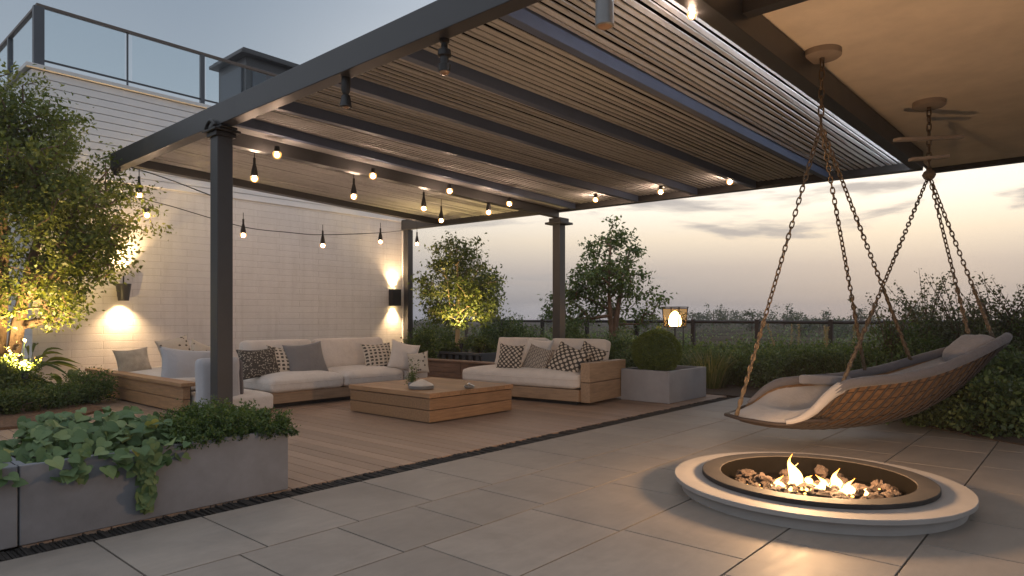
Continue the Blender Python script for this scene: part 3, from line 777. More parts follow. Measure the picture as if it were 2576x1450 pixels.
# left sofa with the long timber back
ls = thing('sofa', 'sofa with a long low teak backboard and loose pale cushions beside planted corner', 'sofa', (3.9,10.2,0))
planks(MB(), 3.44,3.53,8.45,12.0,.02,.345,2).build('backboard', M['teak_y'], ls, smooth=0, bevel=.004)
MB().box(3.40,3.60,8.40,12.06,.347,.395,.8).build('top_rail', M['teak_y'], ls, smooth=0, bevel=.006)
MB().box(3.535,3.56,8.5,12.0,.02,.36).build('backing', M['black'], ls, smooth=0)
MB().box(3.57,4.35,8.55,9.4,.0,.05).box(3.57,4.8,9.4,12.0,.0,.16,.4).build('base', M['ash_y'], ls, smooth=0, bevel=.006)
weld(moved(rbox(.74, .95, .21, .05, 12, .03, 9), (3.95,8.30,.03)).build('seat_cushion', M['cream'], ls, smooth=80))
weld(moved(rbox(1.18, 2.5, .20, .06, 12, .03, 11), (4.2,10.72,.165)).build('seat_cushion', M['cream'], ls, smooth=80))
weld(moved(rbox(.52, .62, .14, .06, 12, .03, 12), (3.66,8.04,.40), 0, (Vector((1,0,0)), R(86))).build('end_cushion', M['bluegrey'], ls, smooth=80))
weld(moved(rbox(.13, .60, .12, .055, 12, .03, 13), (3.93,8.06,.38), R(-12), (Vector((1,0,0)), R(84))).build('end_cushion', M['charcoal'], ls, smooth=80))
# right sofa
AR = R(6)
rs = thing('sofa', 'two-seat cream sofa with one timber arm beside the square concrete planter', 'sofa', (7.36,5.27,0), None, AR)
def L(mb, name, mat, **k): return mb.build(name, mat, rs, local=True, **k)
L(MB().box(0,1.12,.0,2.06,.05,.21,.5), 'base', M['ash_y'], smooth=0, bevel=.006)
L(MB().box(.06,1.08,.06,2.0,0,.05), 'plinth', M['black'], smooth=0)
L(planks(MB(), .05,1.16,-.15,-.005,.04,.585,2), 'arm', M['ash_x'], smooth=0, bevel=.006)
sc_ = weld(L(moved(rbox(1.04, 2.06, .21, .065, 14, .05, 21), (.5,1.035,.215)), 'seat_cushion', M['cream'], smooth=80))
piping(1.04, 2.06, .21, .065, (.5,1.035,.215), sc_, True)
for i, (a, b) in enumerate(((.03,.98),(1.08,2.02))):
    weld(L(moved(rbox(.47, b-a, .17, .035, 12, .03, 22+i), (.99,(a+b)/2,.62), 0, (Vector((0,1,0)), R(-74))), 'back_cushion', M['cream_back'], smooth=80))
L(MB().box(1.125,1.19,.0,2.06,.05,.56,.5), 'backboard', M['ash_y'], smooth=0, bevel=.006)

def pil(name_label, mat, px, d, zc, w, h, t, face, lean, roll, seed, puff=.5):
    c = at(px, d, zc); return pillow('throw_pillow', name_label, mat, c, w, h, t, face, lean, roll, seed, puff=puff)
pil('black pillow speckled with small pale dots at the left of the long sofa', M['p_dots'], 652, 8.98, .585, .56, .44, .17, -93, 24, 2, 1)
pil('cream pillow with rows of dark dashes tucked behind the dotted black pillow', M['p_check'], 716, 9.3, .59, .50, .46, .15, -85, 24, -6, 2)
pil('plain grey pillow leaning next to the dashed pillow on the long sofa', M['greyfab'], 770, 9.45, .61, .60, .50, .16, -96, 22, 5, 3)
pil('cream pillow with rows of dark dashes alone at the right end of the long sofa', M['p_check'], 951, 10.4, .60, .52, .44, .16, -100, 22, 2, 4)
pil('plain white pillow with a sharp corner at the far right end of the long sofa', M['cream'], 1016, 10.35, .60, .46, .46, .15, -115, 14, -14, 5)
pil('small dark-patterned pillow half hidden beside the white corner pillow', M['p_blots'], 1052, 10.1, .51, .34, .34, .12, -150, 10, 8, 6)
pil('beige plush pillow at the far end of the teak backboard', M['beige_fur'], 335, 10.2, .53, .52, .42, .2, -85, 20, 4, 7)
pil('large plain pale grey pillow leaning on the teak backboard', M['bluegrey'], 478, 9.4, .50, .82, .56, .18, -92, 16, -6, 8)
pil('cream pillow with dark blots behind the pale grey pillow, nearer the wall', M['p_blots'], 440, 10.9, .68, .66, .40, .17, -70, 18, 8, 9)
pil('brown blotched pillow just left of the black pergola post', M['p_blots'], 508, 10.6, .62, .44, .40, .15, -75, 20, -24, 10)
pil('black and cream oval-lattice pillow at the left of the two-seat sofa', M['p_lattice'], 1284, 9.85, .62, .43, .39, .14, 192, 14, -3, 11)
pil('plain cream pillow behind the braided pillow on the two-seat sofa', M['cream'], 1352, 10.1, .67, .48, .44, .14, 190, 20, -4, 12)
pil('fawn pillow with a fine diagonal braid in the middle of the two-seat sofa', M['p_braid'], 1352, 9.72, .595, .46, .40, .14, 184, 24, -12, 13)
pil('big tilted black and cream lattice pillow nearest the timber arm', M['p_lattice'], 1427, 9.42, .585, .60, .50, .18, 182, 30, -16, 14)
pil('lattice pillow half hidden behind the big tilted pillow by the timber arm', M['p_lattice'], 1484, 9.62, .62, .46, .40, .15, 186, 22, -20, 15)

# things on the coffee table
TZ = .345
c = at(1060, 7.95, TZ)
pt = thing('covered_dish', 'stack of grey plates under a pale cone lid on the coffee table', 'dish', c)
MB().lathe([(.11,0),(.15,.008),(.155,.022),(.14,.024),(.14,.026),(.15,.03),(.152,.042),(.13,.044)], c, 40).build('plate', M['ceramic'], pt, smooth=40)
MB().lathe([(.145,.045),(.13,.06),(.08,.085),(.035,.108),(.012,.115),(0,.116)], c, 40).build('lid', M['ceramic_pale'], pt, smooth=40)
c = at(1180, 8.0, TZ)
bw = thing('small_bowl', 'small shiny lidded bowl alone at the right of the coffee table', 'bowl', c)
MB().lathe([(.035,0),(.06,.012),(.068,.028),(.062,.032)], c, 32).build('bowl', M['ceramic'], bw, smooth=50)
MB().lathe([(.062,.033),(.04,.045),(.014,.055),(.012,.066),(0,.07)], c, 32).build('lid', M['chrome'], bw, smooth=50)
c = at(1036, 8.15, TZ)
vp = thing('table_plant', 'small leafy plant in a low pot beside the covered dish on the coffee table', 'plant', c)
MB().lathe([(.035,0),(.05,.02),(.045,.05),(.03,.06)], c, 24).build('pot', M['ceramic'], vp, smooth=50)
rg = np.random.default_rng(5)
C = rg.normal(size=(420,3))*np.array([.04,.04,.045])+np.array(c)+np.array([0,0,.1]); C[:,2] = np.maximum(C[:,2], c[2]+.03)
for k in range(5):
    f = rg.uniform(0,1,40)[:,None]; e = np.array([rg.normal()*.05+.05, rg.normal()*.05, .26]); C = np.vstack([C, np.array(c)+[0,0,.08]+f*e+rg.normal(size=(40,3))*.012])
npmesh('foliage', leafquads(C, .022, .45, .2, 0, None, rg), 4, M['leaf_box'], vp, rg.uniform(0,1,len(C)))

# ================================================================== PLANTERS
def trough(name, label, x0,x1,y0,y1,z1, mat, th=.035, soil=.05, z0=.003):
    r = thing(name, label, 'planter', ((x0+x1)/2,(y0+y1)/2,0))
    mb = MB().box(x0,x1,y0,y0+th,z0,z1).box(x0,x1,y1-th,y1,z0,z1).box(x0,x0+th,y0+th,y1-th,z0,z1).box(x1-th,x1,y0+th,y1-th,z0,z1)
    mb.box(x0+th,x1-th,y0+th,y1-th,z0,z0+.05)
    o = mb.build('box', mat, r, smooth=0); weld(o, .0005)
    b = o.modifiers.new('bevel','BEVEL'); b.width = .006; b.segments = 2; b.limit_method = 'ANGLE'
    MB().grid(lambda u,v: (x0+th+(x1-x0-2*th)*u, y0+th+(y1-y0-2*th)*v, z1-soil+.012*mn.noise(Vector((u*9,v*7,x0)))), 20, 8).build('soil', M['soil'], r)
    return r
trough('planter', 'long grey concrete planter box with trailing ivy and clipped green herbs in the foreground', .892,2.43,4.219,4.95,.425, M['concrete'])
trough('planter', 'end of a second grey concrete planter cut off at the left edge', -1.2,.884,4.219,4.95,.425, M['concrete'])
trough('planter', 'square pale concrete planter holding the clipped ball shrub', 8.33,9.5,4.42,5.2,.455, M['cube_concrete'], .05)
# dark slatted planter of the small uplit tree
dp = thing('planter', 'dark slatted planter crate under the uplit round tree', 'planter', (10.45,10.6,0))
mb = MB()
for yy in np.arange(9.75,11.5,.21): mb.box(10.02,10.05,yy,yy+.10,.02,.40)
mb.box(9.99,10.06,9.68,11.55,.40,.45).box(10.0,10.05,9.7,11.52,0,.05).box(10.05,10.95,9.68,9.72,0,.45).box(10.05,10.95,11.5,11.55,0,.45)
mb.build('slatted_side', M['steel_blue'], dp, smooth=0, bevel=.003)
MB().box(10.10,10.14,9.72,11.5,.02,.39).build('liner', M['black'], dp, smooth=0)
MB().box(10.15,10.95,9.73,11.49,.02,.40).build('soil', M['mulch'], dp, smooth=0)
# low timber sleeper wall
sl = thing('sleeper_wall', 'low brown timber sleeper wall between the two sofas', 'wall', (8.7,9.2,0))
mb = MB()
for i in range(3):
    for a, b in ((7.9,8.62),(8.63,9.3),(9.31,10.6)): mb.box(9.05,9.25,a,b,.005+i*.105,.105+i*.105,rr.random())
mb.build('sleeper', M['brick_plant'], sl, smooth=0, bevel=.006)
MB().box(9.0,9.3,7.88,10.62,.322,.352).build('cap', M['brick_plant'], sl, smooth=0, bevel=.005)

# ================================================================== FIRE PIT
fc = at(2047, 4.50); FX, FY = fc[0], fc[1]
fp = thing('fire_pit', 'round stone fire pit with a dark inner ring set on the pavers', 'fire pit', (FX,FY,0))
MB().lathe([(.66,.0),(.87,.0),(.87,.069),(.66,.069),(.66,.0)], fc, 128).build('base', M['stone'], fp, smooth=40)
MB().lathe([(.66,.071),(.917,.071),(.92,.074),(.92,.099),(.917,.102),(.66,.102),(.66,.071)], fc, 128).build('coping', M['stone'], fp, smooth=25)
MB().lathe([(.604,.103),(.725,.103),(.730,.107),(.730,.128),(.725,.132),(.608,.132),(.604,.128),(.604,.103)], fc, 128).build('ring', M['stone_dark'], fp, smooth=25)
MB().lathe([(0,.008),(.59,.008),(.602,.018),(.602,.127)], fc, 64, cap=False).build('bowl', M['soot'], fp)
def rock(r, seed):
    rg = random.Random(seed); mb = MB(); o = (rg.uniform(0,50), rg.uniform(0,50), rg.uniform(0,50)); sx = [rg.uniform(.7,1.35) for _ in range(3)]
    n, m = 14, 9; vs = []
    for i in range(m+1):
        for j in range(n):
            th, ph = math.pi*i/m, 2*math.pi*j/n; d = Vector((math.sin(th)*math.cos(ph), math.sin(th)*math.sin(ph), math.cos(th)))
            k = r*(1+.5*mn.noise(d*1.6+Vector(o))+.28*mn.noise(d*4.5+Vector(o))); vs.append((d.x*k*sx[0], d.y*k*sx[1], d.z*k*.8))
    fs = [(i*n+j, (i+1)*n+j, (i+1)*n+(j+1)%n, i*n+(j+1)%n) for i in range(m) for j in range(n)]
    return mb.add(vs, fs)
rocks = []
rg = random.Random(12); spots = []
for k in range(1500):
    if len(spots) >= 78: break
    a, q = rg.uniform(0,6.28), .52*math.sqrt(rg.random()); px_, py_ = FX+math.cos(a)*q, FY+math.sin(a)*q
    # the heap lies toward the viewer's side and to the right
    rel = ((px_-FX)*RT[0]+(py_-FY)*RT[1], (px_-FX)*FW[0]+(py_-FY)*FW[1])
    if rel[1] > .12-.30*rel[0] and rg.random() < .93: continue
    if any((px_-s[0])**2+(py_-s[1])**2 < .0026 for s in spots): continue
    spots.append((px_,py_,rel))
protos = []
for s_ in range(6):
    o = rock(.05, s_).build('lava_rock', M['rock'], None, smooth=25); COL.objects.unlink(o); protos.append(o)
for k, (a, b, rel) in enumerate(spots):
    o = bpy.data.objects.new('lava_rock', protos[k % 6].data); COL.objects.link(o); k_ = rg.uniform(.5,1.05)
    o.location = (a, b, .01); o.scale = (k_,)*3; o.rotation_euler = (rg.uniform(-.3,.3), rg.uniform(-.3,.3), rg.uniform(0,6))
    zmin = min((o.rotation_euler.to_matrix() @ (v.co*k_)).z for v in o.data.vertices); o.location.z = .009 - zmin
    setp(o, 'rough brown lava rock on the heap inside the fire pit', 'rock', 'lava rocks in the fire pit')
for o in protos: bpy.data.objects.remove(o)
def flame(label, lx, fy, z, h, r, seed, name='flame', bend=.3):
    c = (FX+lx*RT[0]+fy*FW[0], FY+lx*RT[1]+fy*FW[1], z); pts, rad = [], []; n = 18
    for i in range(n+1):
        f = i/n; wv = bend*r*math.sin(f*4.5+seed)*f*2.2 + r*.9*mn.noise(Vector((f*3, seed, 0)))*f
        pts.append((c[0]+wv*RT[0], c[1]+wv*RT[1]+.3*wv, c[2]+h*f)); rad.append(max(.0015, r*(math.sin(math.pi*min(1,(f*.85+.12))**.62))**1.1*(1-f**2.2)+.001))
    mb = MB().tube(pts, rad, 12)
    return mb, c
def flames(label, parts, cat='flame', group='flames in the fire pit'):
    mb = MB()
    for a in parts:
        m_, c = flame('', *a); mb.add(m_.v, m_.f)
    o = mb.build('flame', M['flame'], None, smooth=80); return setp(o, label, cat, group)
rgz = random.Random(21)
def tongues(lx, fy, h, spread, n, z=.058):
    out = [(lx, fy, z, h, .022+.11*h, rgz.uniform(0,9), 'flame', .7)]
    for k in range(n):
        q = rgz.gauss(0, spread); hh = h*rgz.uniform(.22,.7)*max(.35, 1-abs(q)/spread*.3)
        out.append((lx+q, fy+rgz.gauss(0, spread*.4), z, hh, .010+.11*hh, rgz.uniform(0,20), 'flame', rgz.uniform(.3,1.1)))
    return out
flames('tallest flame curling up at the back of the fire pit', tongues(-.127, .0, .215, .028, 6))
flames('forked flame right of the tallest flame', tongues(.116, -.09, .135, .03, 6))
flames('low wide flame in the middle of the rocks', tongues(-.02, -.17, .115, .038, 14))
flames('small low flame at the left of the rocks', tongues(-.27, -.10, .09, .06, 12))
flames('small flame nearest the front of the ring', tongues(.14, -.22, .10, .06, 12))
flames('faint flicker behind the tallest flame', tongues(.0, .07, .05, .02, 2))
mb = MB()
for k in range(120):
    lx, fy = rg.gauss(-.05,.19), rg.gauss(-.15,.09)
    c = (FX+lx*RT[0]+fy*FW[0], FY+lx*RT[1]+fy*FW[1], .05+rg.uniform(-.025,.03)); r_ = rg.uniform(.005,.014)
    mb.lathe([(0,-r_*.5),(r_,-r_*.1),(r_*.6,r_*.5),(0,r_*.6)], c, 7)
setp(mb.build('embers', M['glow_ember'], None), 'bed of glowing embers between the lava rocks', 'embers', None, 'stuff')
lamp('POINT', 'fire_light', (FX-.12*RT[0], FY-.12*RT[1], .40), 108, (1,.58,.28), .07)
lamp('POINT', 'fire_light', (FX+.10*RT[0]-.12*FW[0], FY+.10*RT[1]-.12*FW[1], .22), 26, (1,.58,.28), .06)

# ================================================================== HANGING DAYBED
O = Vector(at(1838, 6.45)); E1 = Vector(at(2508, 7.05)); AX = E1-O; LEN = AX.length; AX.normalize(); NF = Vector((-AX.y, AX.x, 0))
if NF.dot(Vector((*FW,0))) < 0: NF = -NF
TS = [0,.03,.08,.14,.2,.26,.32,.5,.65,.8,.92,1.0]
ZBt = [.235,.205,.172,.145,.122,.108,.10,.125,.215,.42,.70,.90]
ZRt = [.243,.222,.205,.225,.40,.555,.585,.615,.69,.82,.93,.99]
Wt  = [.04,.24,.40,.48,.49,.47,.45,.42,.38,.31,.22,.11]
def prof(s): return float(np.interp(s,TS,ZBt)), float(np.interp(s,TS,ZRt)), float(np.interp(s,TS,Wt))
def sm(fn, s, h=.035): return [sum(a)/3 for a in zip(fn(max(0,s-h)), fn(s), fn(min(1,s+h)))] if 0 < s < 1 else fn(s)
def dpt(s, u, up=0):
    zb, zr, wd = sm(prof, s); k = abs(u)**2.3
    zr -= (.07 if u > 0 else 0)*min(1,max(0,(s-.14)*6))
    return O + AX*(LEN*s) + NF*(wd*u*(1+.06*k)) + Vector((0,0,zb+(zr-zb)*k+up))
db = thing('hanging_daybed', 'woven hanging daybed with grey cushions slung on chains behind the fire pit', 'daybed', tuple(O+AX*LEN*.45))
MB().grid(lambda a,b: dpt(a, -1+2*b), 60, 24).build('woven_shell', M['tan_weave'], db, smooth=80, solid=.014)
mb = MB()
for k in range(24):          # slanting ribs round the outside of the shell
    s0 = .12+.88*k/23; pts = []
    for i in range(15):
        u = -1+2*i/14; s = s0+.17*(abs(u)-.6)*(1 if k else 1)
        if not .02 < s < .995: continue
        pts.append(dpt(s,u,-.012) + NF*(-.012 if u < 0 else .012))
    if len(pts) > 2: mb.tube(pts, .011, 5)
for u in (-.93,-.82,-.7,-.55,-.38,-.2,.2,.5,.8): mb.tube([dpt(s,u,-.009)+NF*(-.009 if u < 0 else .009) for s in np.linspace(.06,.985,36)], .0035 if u > -.99 else .006, 4)
mb.build('rib', M['weave_rib'], db, smooth=60)
edge = [dpt(s,-1) for s in np.linspace(.16,1,40)] + [dpt(1,u) for u in np.linspace(-.8,.8,7)] + [dpt(s,1) for s in np.linspace(1,.16,40)]
fr = np.concatenate([np.linspace(.02,.048,6), np.full(75,.048), np.linspace(.048,.02,6)])
MB().tube([p+Vector((0,0,.01)) for p in edge], list(fr), 12).build('rim_padding', M['pad'], db, smooth=80)
ring = [dpt(s,-1) for s in np.linspace(.22,.0,26)] + [dpt(s,1) for s in np.linspace(.012,.22,26)]
ring = [Vector((p.x,p.y,min(p.z,.255))) for p in ring]
MB().tube(ring, .019, 8).build('base_ring', M['weave_rib'], db, smooth=80)
def cush(a,b):
    s, u = .035+.945*a, -1+2*b; zb, zr, wd = sm(prof, s); e = (1-abs(u)**3.5)*min(1,a*9)**.6
    h_ = .10 + .05*math.sin(math.pi*min(1,a*3.6)) if a < .28 else .10
    wr = .006*mn.noise(Vector((a*18,u*3,0)))+.01*mn.noise(Vector((a*6,u*2,3)))
    return dpt(s, u*.93, .012+(h_+wr)*e)
MB().grid(cush, 70, 24).build('mattress', M['swingcush'], db, smooth=80)
# the padded roll up the step where the shell deepens
MB().tube([dpt(s,-.985,.022) for s in np.linspace(.10,.27,14)], list(np.linspace(.026,.055,14)), 12).build('side_roll', M['swingcush'], db, smooth=80)
weld(moved(rbox(.40,.40,.13,.06,12,.05,41), tuple(dpt(.90,0,.15)), math.atan2(AX.y,AX.x), (Vector((0,1,0)), R(-34))).build('head_cushion', M['pillow_grey'], db, smooth=80))
weld(moved(rbox(.72,.46,.13,.06,12,.05,42), tuple(dpt(.70,0,.13)), math.atan2(AX.y,AX.x), (Vector((0,1,0)), R(-22))).build('back_cushion', M['pillow_grey'], db, smooth=80))
weld(moved(rbox(.62,.07,.10,.03,10,.0,43), tuple(dpt(.42,.80,.12)), math.atan2(AX.y,AX.x)+.04, (Vector((0,1,0)), R(3))).build('bolster', M['pillow_grey'], db, smooth=80))

def chain(mb, p, q, pitch, wire, wid, sag=0, rnd=random.Random(3)):
    p, q = Vector(p), Vector(q); d = q-p; Ln = d.length; n = max(2, int(Ln/pitch)); d.normalize()
    a = d.cross(Vector((.3,.2,.9))).normalized(); b = a.cross(d)
    tw = rnd.uniform(0,3)
    for i in range(n):
        f = (i+.5)/n; c = p.lerp(q, f) - Vector((0,0,sag*4*f*(1-f))); th = tw + (math.pi/2)*(i % 2) + i*.06
        e = a*math.cos(th)+b*math.sin(th); Lk = Ln/n*1.42/2; pts = []
        for k in range(14):
            t_ = 2*math.pi*k/14; cx, sx = math.cos(t_), math.sin(t_)
            pts.append(c + d*(math.copysign(abs(cx)**.8,cx)*(Lk-wire*.6)) + e*(sx*wid))
        mb.tube(pts, wire, 6, closed=True)
    return mb
CZ = 3.654
def mount(label, m, node, ends, bars=()):
    r = thing('hanging_chain', label, 'chain', (m[0],m[1],CZ-.06), 'chains of the hanging daybed')
    pl_ = MB().lathe([(.0,-.062),(.15,-.062),(.165,-.05),(.165,0),(0,0)], (m[0],m[1],CZ), 48).build('ceiling_plate', M['plate'], r, smooth=40)
    MB().lathe([(.0,-.10),(.018,-.10),(.022,-.062)], (m[0],m[1],CZ), 12).build('hook', M['chain'], pl_)
    chain(MB(), (m[0],m[1],CZ-.085), node, .082, .0082, .022).build('main_chain', M['chain'], r, smooth=70)
    for e in ends:
        e = Vector(e); nd = Vector(node)
        sd_ = chain(MB(), nd, e, .056, .0068, .0175).build('strand', M['chain'], r, smooth=70)
        lo = e.lerp(nd, .34); mb = MB(); pts = []; rad = []
        for i in range(60):
            f = i/59; pts.append(e.lerp(lo, f)+Vector((mn.noise(Vector((f*20,e.x,0))),mn.noise(Vector((f*20,e.y,5))),0))*.006); rad.append((.017-.005*f)*(1+.25*math.sin(i*1.9)))
        mb.tube(pts, rad, 8).build('rope_sleeve', M['rope'], sd_, smooth=80)
    for (c, hl, wd, an) in bars:
        dx, dy = RT[0]*math.cos(an)+FW[0]*math.sin(an), RT[1]*math.cos(an)+FW[1]*math.sin(an); pts = []
        mb = MB(); n = 12; px_, py_ = -dy, dx; top, bot = [], []
        out = []
        for i in range(n+1):
            t_ = -math.pi/2+math.pi*i/n; out.append((hl-wd+wd*math.cos(t_), wd*math.sin(t_)))
        for i in range(n+1):
            t_ = math.pi/2+math.pi*i/n; out.append((-hl+wd+wd*math.cos(t_), wd*math.sin(t_)))
        for z in (-.016,.016):
            for (a,b) in out: pts.append((c[0]+dx*a+px_*b, c[1]+dy*a+py_*b, c[2]+z+a*.10))
        k = len(out); fs = [tuple(range(k-1,-1,-1)), tuple(range(k,2*k))]+[(i,(i+1)%k,k+(i+1)%k,k+i) for i in range(k)]
        mb.add(pts, fs).build('spreader_bar', M['plate'], r, smooth=30, bevel=.004)
    return r
m1 = at(2068, 6.08); n1 = at(2065, 6.1, 2.98)
mount('bronze chain from the nearer round ceiling plate, splitting into three strands over the daybed foot', m1, n1, [tuple(dpt(.02,0,.03)), tuple(dpt(.59,.97,.05)), tuple(dpt(.755,.95,.05))])
m2 = at(2337, 7.5); n2 = at(2337, 7.4, 2.80)
mount('bronze chain with two flat spreader bars from the farther round ceiling plate', m2, n2, [tuple(dpt(.275,-.97,.045)), tuple(dpt(.95,.9,.06)), tuple(dpt(.985,-.2,.06))],
      [((n2[0],n2[1],3.21), .47, .05, .25), ((n2[0],n2[1],2.99), .24, .05, .1)])
MB0 = MB().lathe([(0,-.07),(.05,-.04),(.07,.0),(.05,.04),(0,.07)], n2, 14)
o_ = MB0.build('chain_knot', M['rope'], None); setp(o_, 'frayed rope knot where the farther chain splits into strands', 'knot')

# ================================================================== BULBS AND LAMPS
BULB_W = 14.0
def bulb_proto(name, kind):
    r = thing(name, 'x', 'light bulb', (0,0,0), 'warm bulbs around the pergola')
    if kind == 'hung':
        MB().lathe([(0,.0),(.046,.0),(.044,.05),(.030,.12),(.018,.17),(.017,.25),(0,.252)], (0,0,.03), 20).build('socket', M['black'], r, local=True, smooth=50)
    else:
        MB().lathe([(0,.0),(.034,.0),(.036,.04),(.03,.075),(0,.08)], (0,0,.03), 20).build('socket', M['black'], r, local=True, smooth=50)
    gb = MB().lathe([(0,-.042),(.022,-.037),(.038,-.022),(.044,0),(.042,.02),(.034,.03),(0,.031)], (0,0,0), 20); gb.v = [(a*1.25,b*1.25,c*1.25) for a,b,c in gb.v]; gb = gb.build('bulb', M['globe'], r, local=True, smooth=60)
    MB().lathe([(0,-.028),(.017,-.022),(.027,-.006),(.026,.010),(.016,.02),(0,.024)], (0,0,-.004), 16).build('filament', M['glow'], gb, local=True, smooth=80)
    return r
PR = {'hung': bulb_proto('hanging_bulb','hung'), 'cap': bulb_proto('beam_bulb','cap')}
used = set()
def bulb(kind, px, py, d, label, wire=None):
    z = EYE + (HY-py)/F*d; c = at(px, d, z)
    r = PR[kind] if kind not in used else copy_tree(PR[kind])
    used.add(kind); r.location = c; r['label'] = label; LOC[r.name] = Vector(c)
    if wire: MB().tube([(0,0,.27 if kind == 'hung' else .10),(0,0,wire-c[2])], .006, 6).build('wire', M['black'], r, local=True)
    return r
bulb('hung', 350, 492, 9.75, 'large-socketed bulb hanging on a wire from the front beam end by the tree', 3.40)
bulb('cap', 370, 542, 9.95, 'bare bulb just right of the tree crown, below the wired pendant')
bulb('hung', 612, 592, 11.5, 'bulb on the sagging cable nearest the front pergola post')
bulb('hung', 812, 618, 12.5, 'bulb at the lowest sag of the string cable, midway along the brick wall')
bulb('hung', 957, 609, 13.5, 'bulb on the string cable just left of the corner post')
bulb('hung', 1049, 614, 15.6, 'bulb hanging under the rear beam just right of the corner post', 3.39)
bulb('cap', 697, 390, 8.15, 'bulb under the soffit nearest the front post')
bulb('cap', 938, 443, 9.35, 'bulb under the soffit halfway to the rear post')
bulb('cap', 1131, 481, 10.55, 'bulb under the soffit two thirds of the way to the rear post')
bulb('cap', 1281, 513, 11.55, 'bulb under the soffit closest to the rear post')
bulb('hung', 640, 450, 8.9, 'dark-socketed bulb under the slats right of the front post', 3.497)
bulb('hung', 890, 495, 10.2, 'dark-socketed bulb under the slats in the middle of the rear bay', 3.497)
bulb('hung', 1066, 525, 11.35, 'dark-socketed bulb under the slats above the sofa corner', 3.497)
bulb('hung', 1110, 555, 12.8, 'lowest dark-socketed bulb in front of the rear beam', 3.497)
bulb('hung', 1229, 535, 11.9, 'dark-socketed bulb under the slats left of the rear post', 3.497)
bulb('cap', 1498, 503, 12.35, 'leftmost of three small bulbs on the rear beam, right of rear post')
bulb('cap', 1662, 483, 11.55, 'middle of three small bulbs on the rear beam')
bulb('cap', 1836, 458, 10.75, 'rightmost of three small bulbs on the rear beam')
bulb('cap', 1740, 39, 4.78, 'single small bulb on the right side beam beside the porch ceiling').scale = (.62,.62,.62)
# string cables
def cable(label, pts, r=.008):
    P = [Vector(p) for p in pts]; out = []
    for i in range(len(P)-1):
        for k in range(14):
            f = k/14; p0 = P[max(i-1,0)]; p1, p2 = P[i], P[i+1]; p3 = P[min(i+2,len(P)-1)]
            out.append(.5*((2*p1)+(p2-p0)*f+(2*p0-5*p1+4*p2-p3)*f*f+(3*p1-p0-3*p2+p3)*f**3))
    out.append(P[-1]); o = MB().tube(out, r, 6).build('light_cable', M['black'], None, smooth=60)
    return setp(o, label, 'cable')
def wp(px, py, d): return at(px, d, EYE+(HY-py)/F*d)
cable('long black cable sagging from the front beam to the corner post with three bulbs', [wp(292,432,9.72), wp(345,492,9.95), wp(440,522,10.6), wp(612,571,11.5), wp(725,585,12.0), wp(812,591,12.5), wp(957,586,13.5), wp(1020,579,16.1)])
cable('short thin cable running from the front beam down behind the front post', [wp(330,421,9.6), wp(420,450,9.2), wp(530,492,8.4), wp(560,500,7.92)])
def fixture(name, label, px, d, ztop, prof, mat, lens=None, cat='light fitting'):
    c = at(px, d, ztop); r = thing(name, label, cat, c)
    MB().lathe(prof, c, 20).build('body', mat, r, smooth=45)
    if lens: MB().lathe(lens, c, 20).build('lens', M['bulb_off'], r, smooth=60)
    return r
fixture('beam_spotlight', 'black two-part unlit spotlight with a brown lens under the front beam', 1118, 5.22, ZB, [(0,-.26),(.045,-.255),(.05,-.2),(.032,-.19),(.034,-.14),(.055,-.13),(.05,-.085),(.028,-.075),(.024,-.03),(.04,-.02),(.04,0),(0,0)], M['black'], [(0,-.278),(.03,-.275),(.04,-.256),(0,-.254)])
fixture('beam_spotlight', 'black unlit stub spotlight under the front beam nearer the front post', 870, 6.05, ZB, [(0,-.27),(.055,-.268),(.04,-.17),(.025,-.155),(.04,-.12),(.042,-.02),(.04,0),(0,0)], M['black'], [(0,-.286),(.02,-.283),(.03,-.27),(0,-.269)])
fixture('cylinder_downlight', 'grey bottle-shaped unlit downlight under the front beam at the top edge', 1521, 4.22, ZB, [(0,-.335),(.052,-.34),(.060,-.335),(.058,-.15),(.046,-.08),(.02,-.05),(.02,0),(0,0)], M['ceramic'], [(0,-.352),(.03,-.35),(.05,-.337),(0,-.334)])
c = at(292, 9.68, ZB)
o = MB().box(c[0]-.05,c[0]+.05,c[1]-.05,c[1]+.05,c[2]-.05,c[2]-.001).lathe([(0,-.12),(.03,-.11),(.045,-.07),(.03,-.05)], c, 8).build('cable_clamp', M['black'], None, smooth=30, bevel=.006)
setp(o, 'small black cable clamp under the left end of the front beam', 'clamp')

# wall sconces
c = (4.20, 12.80, 1.62); k = Vector(at(313, 11.6))
c = (k.x, 12.82, 1.50)
sw = thing('wall_sconce', 'black bucket-shaped wall lamp glowing up and down beside the big tree', 'wall lamp', c)
shd = MB().lathe([(.085,0),(.10,.12),(.125,.30),(.112,.30),(.09,.12),(.076,.0),(.085,0)], c, 32).build('shade', M['steel'], sw, smooth=40)
MB().lathe([(0,.30),(.013,.30),(.013,.44),(0,.44)], c, 10).box(c[0]-.02,c[0]+.02,c[1],12.995,c[2]+.14,c[2]+.19).box(c[0]-.05,c[0]+.05,12.97,12.995,c[2]+.08,c[2]+.26).build('bracket', M['black'], sw, smooth=40)
MB().lathe([(0,.012),(.07,.012),(.07,.02),(0,.02)], c, 24).build('lens', M['glow_lamp'], shd, smooth=30)
lamp('SPOT','sconce_down',(c[0],12.86,c[2]-.02), 140, (1,.66,.34), .05, sw, (0,0,0), 124, 1)
lamp('SPOT','sconce_up',(c[0],12.86,c[2]+.46), 300, (1,.66,.32), .05, sw, (R(180),0,0), 95, .9)
c = (10.30, 12.90, 1.50)
s2 = thing('wall_sconce', 'black box-shaped wall lamp glowing up and down beside the corner post', 'wall lamp', c)
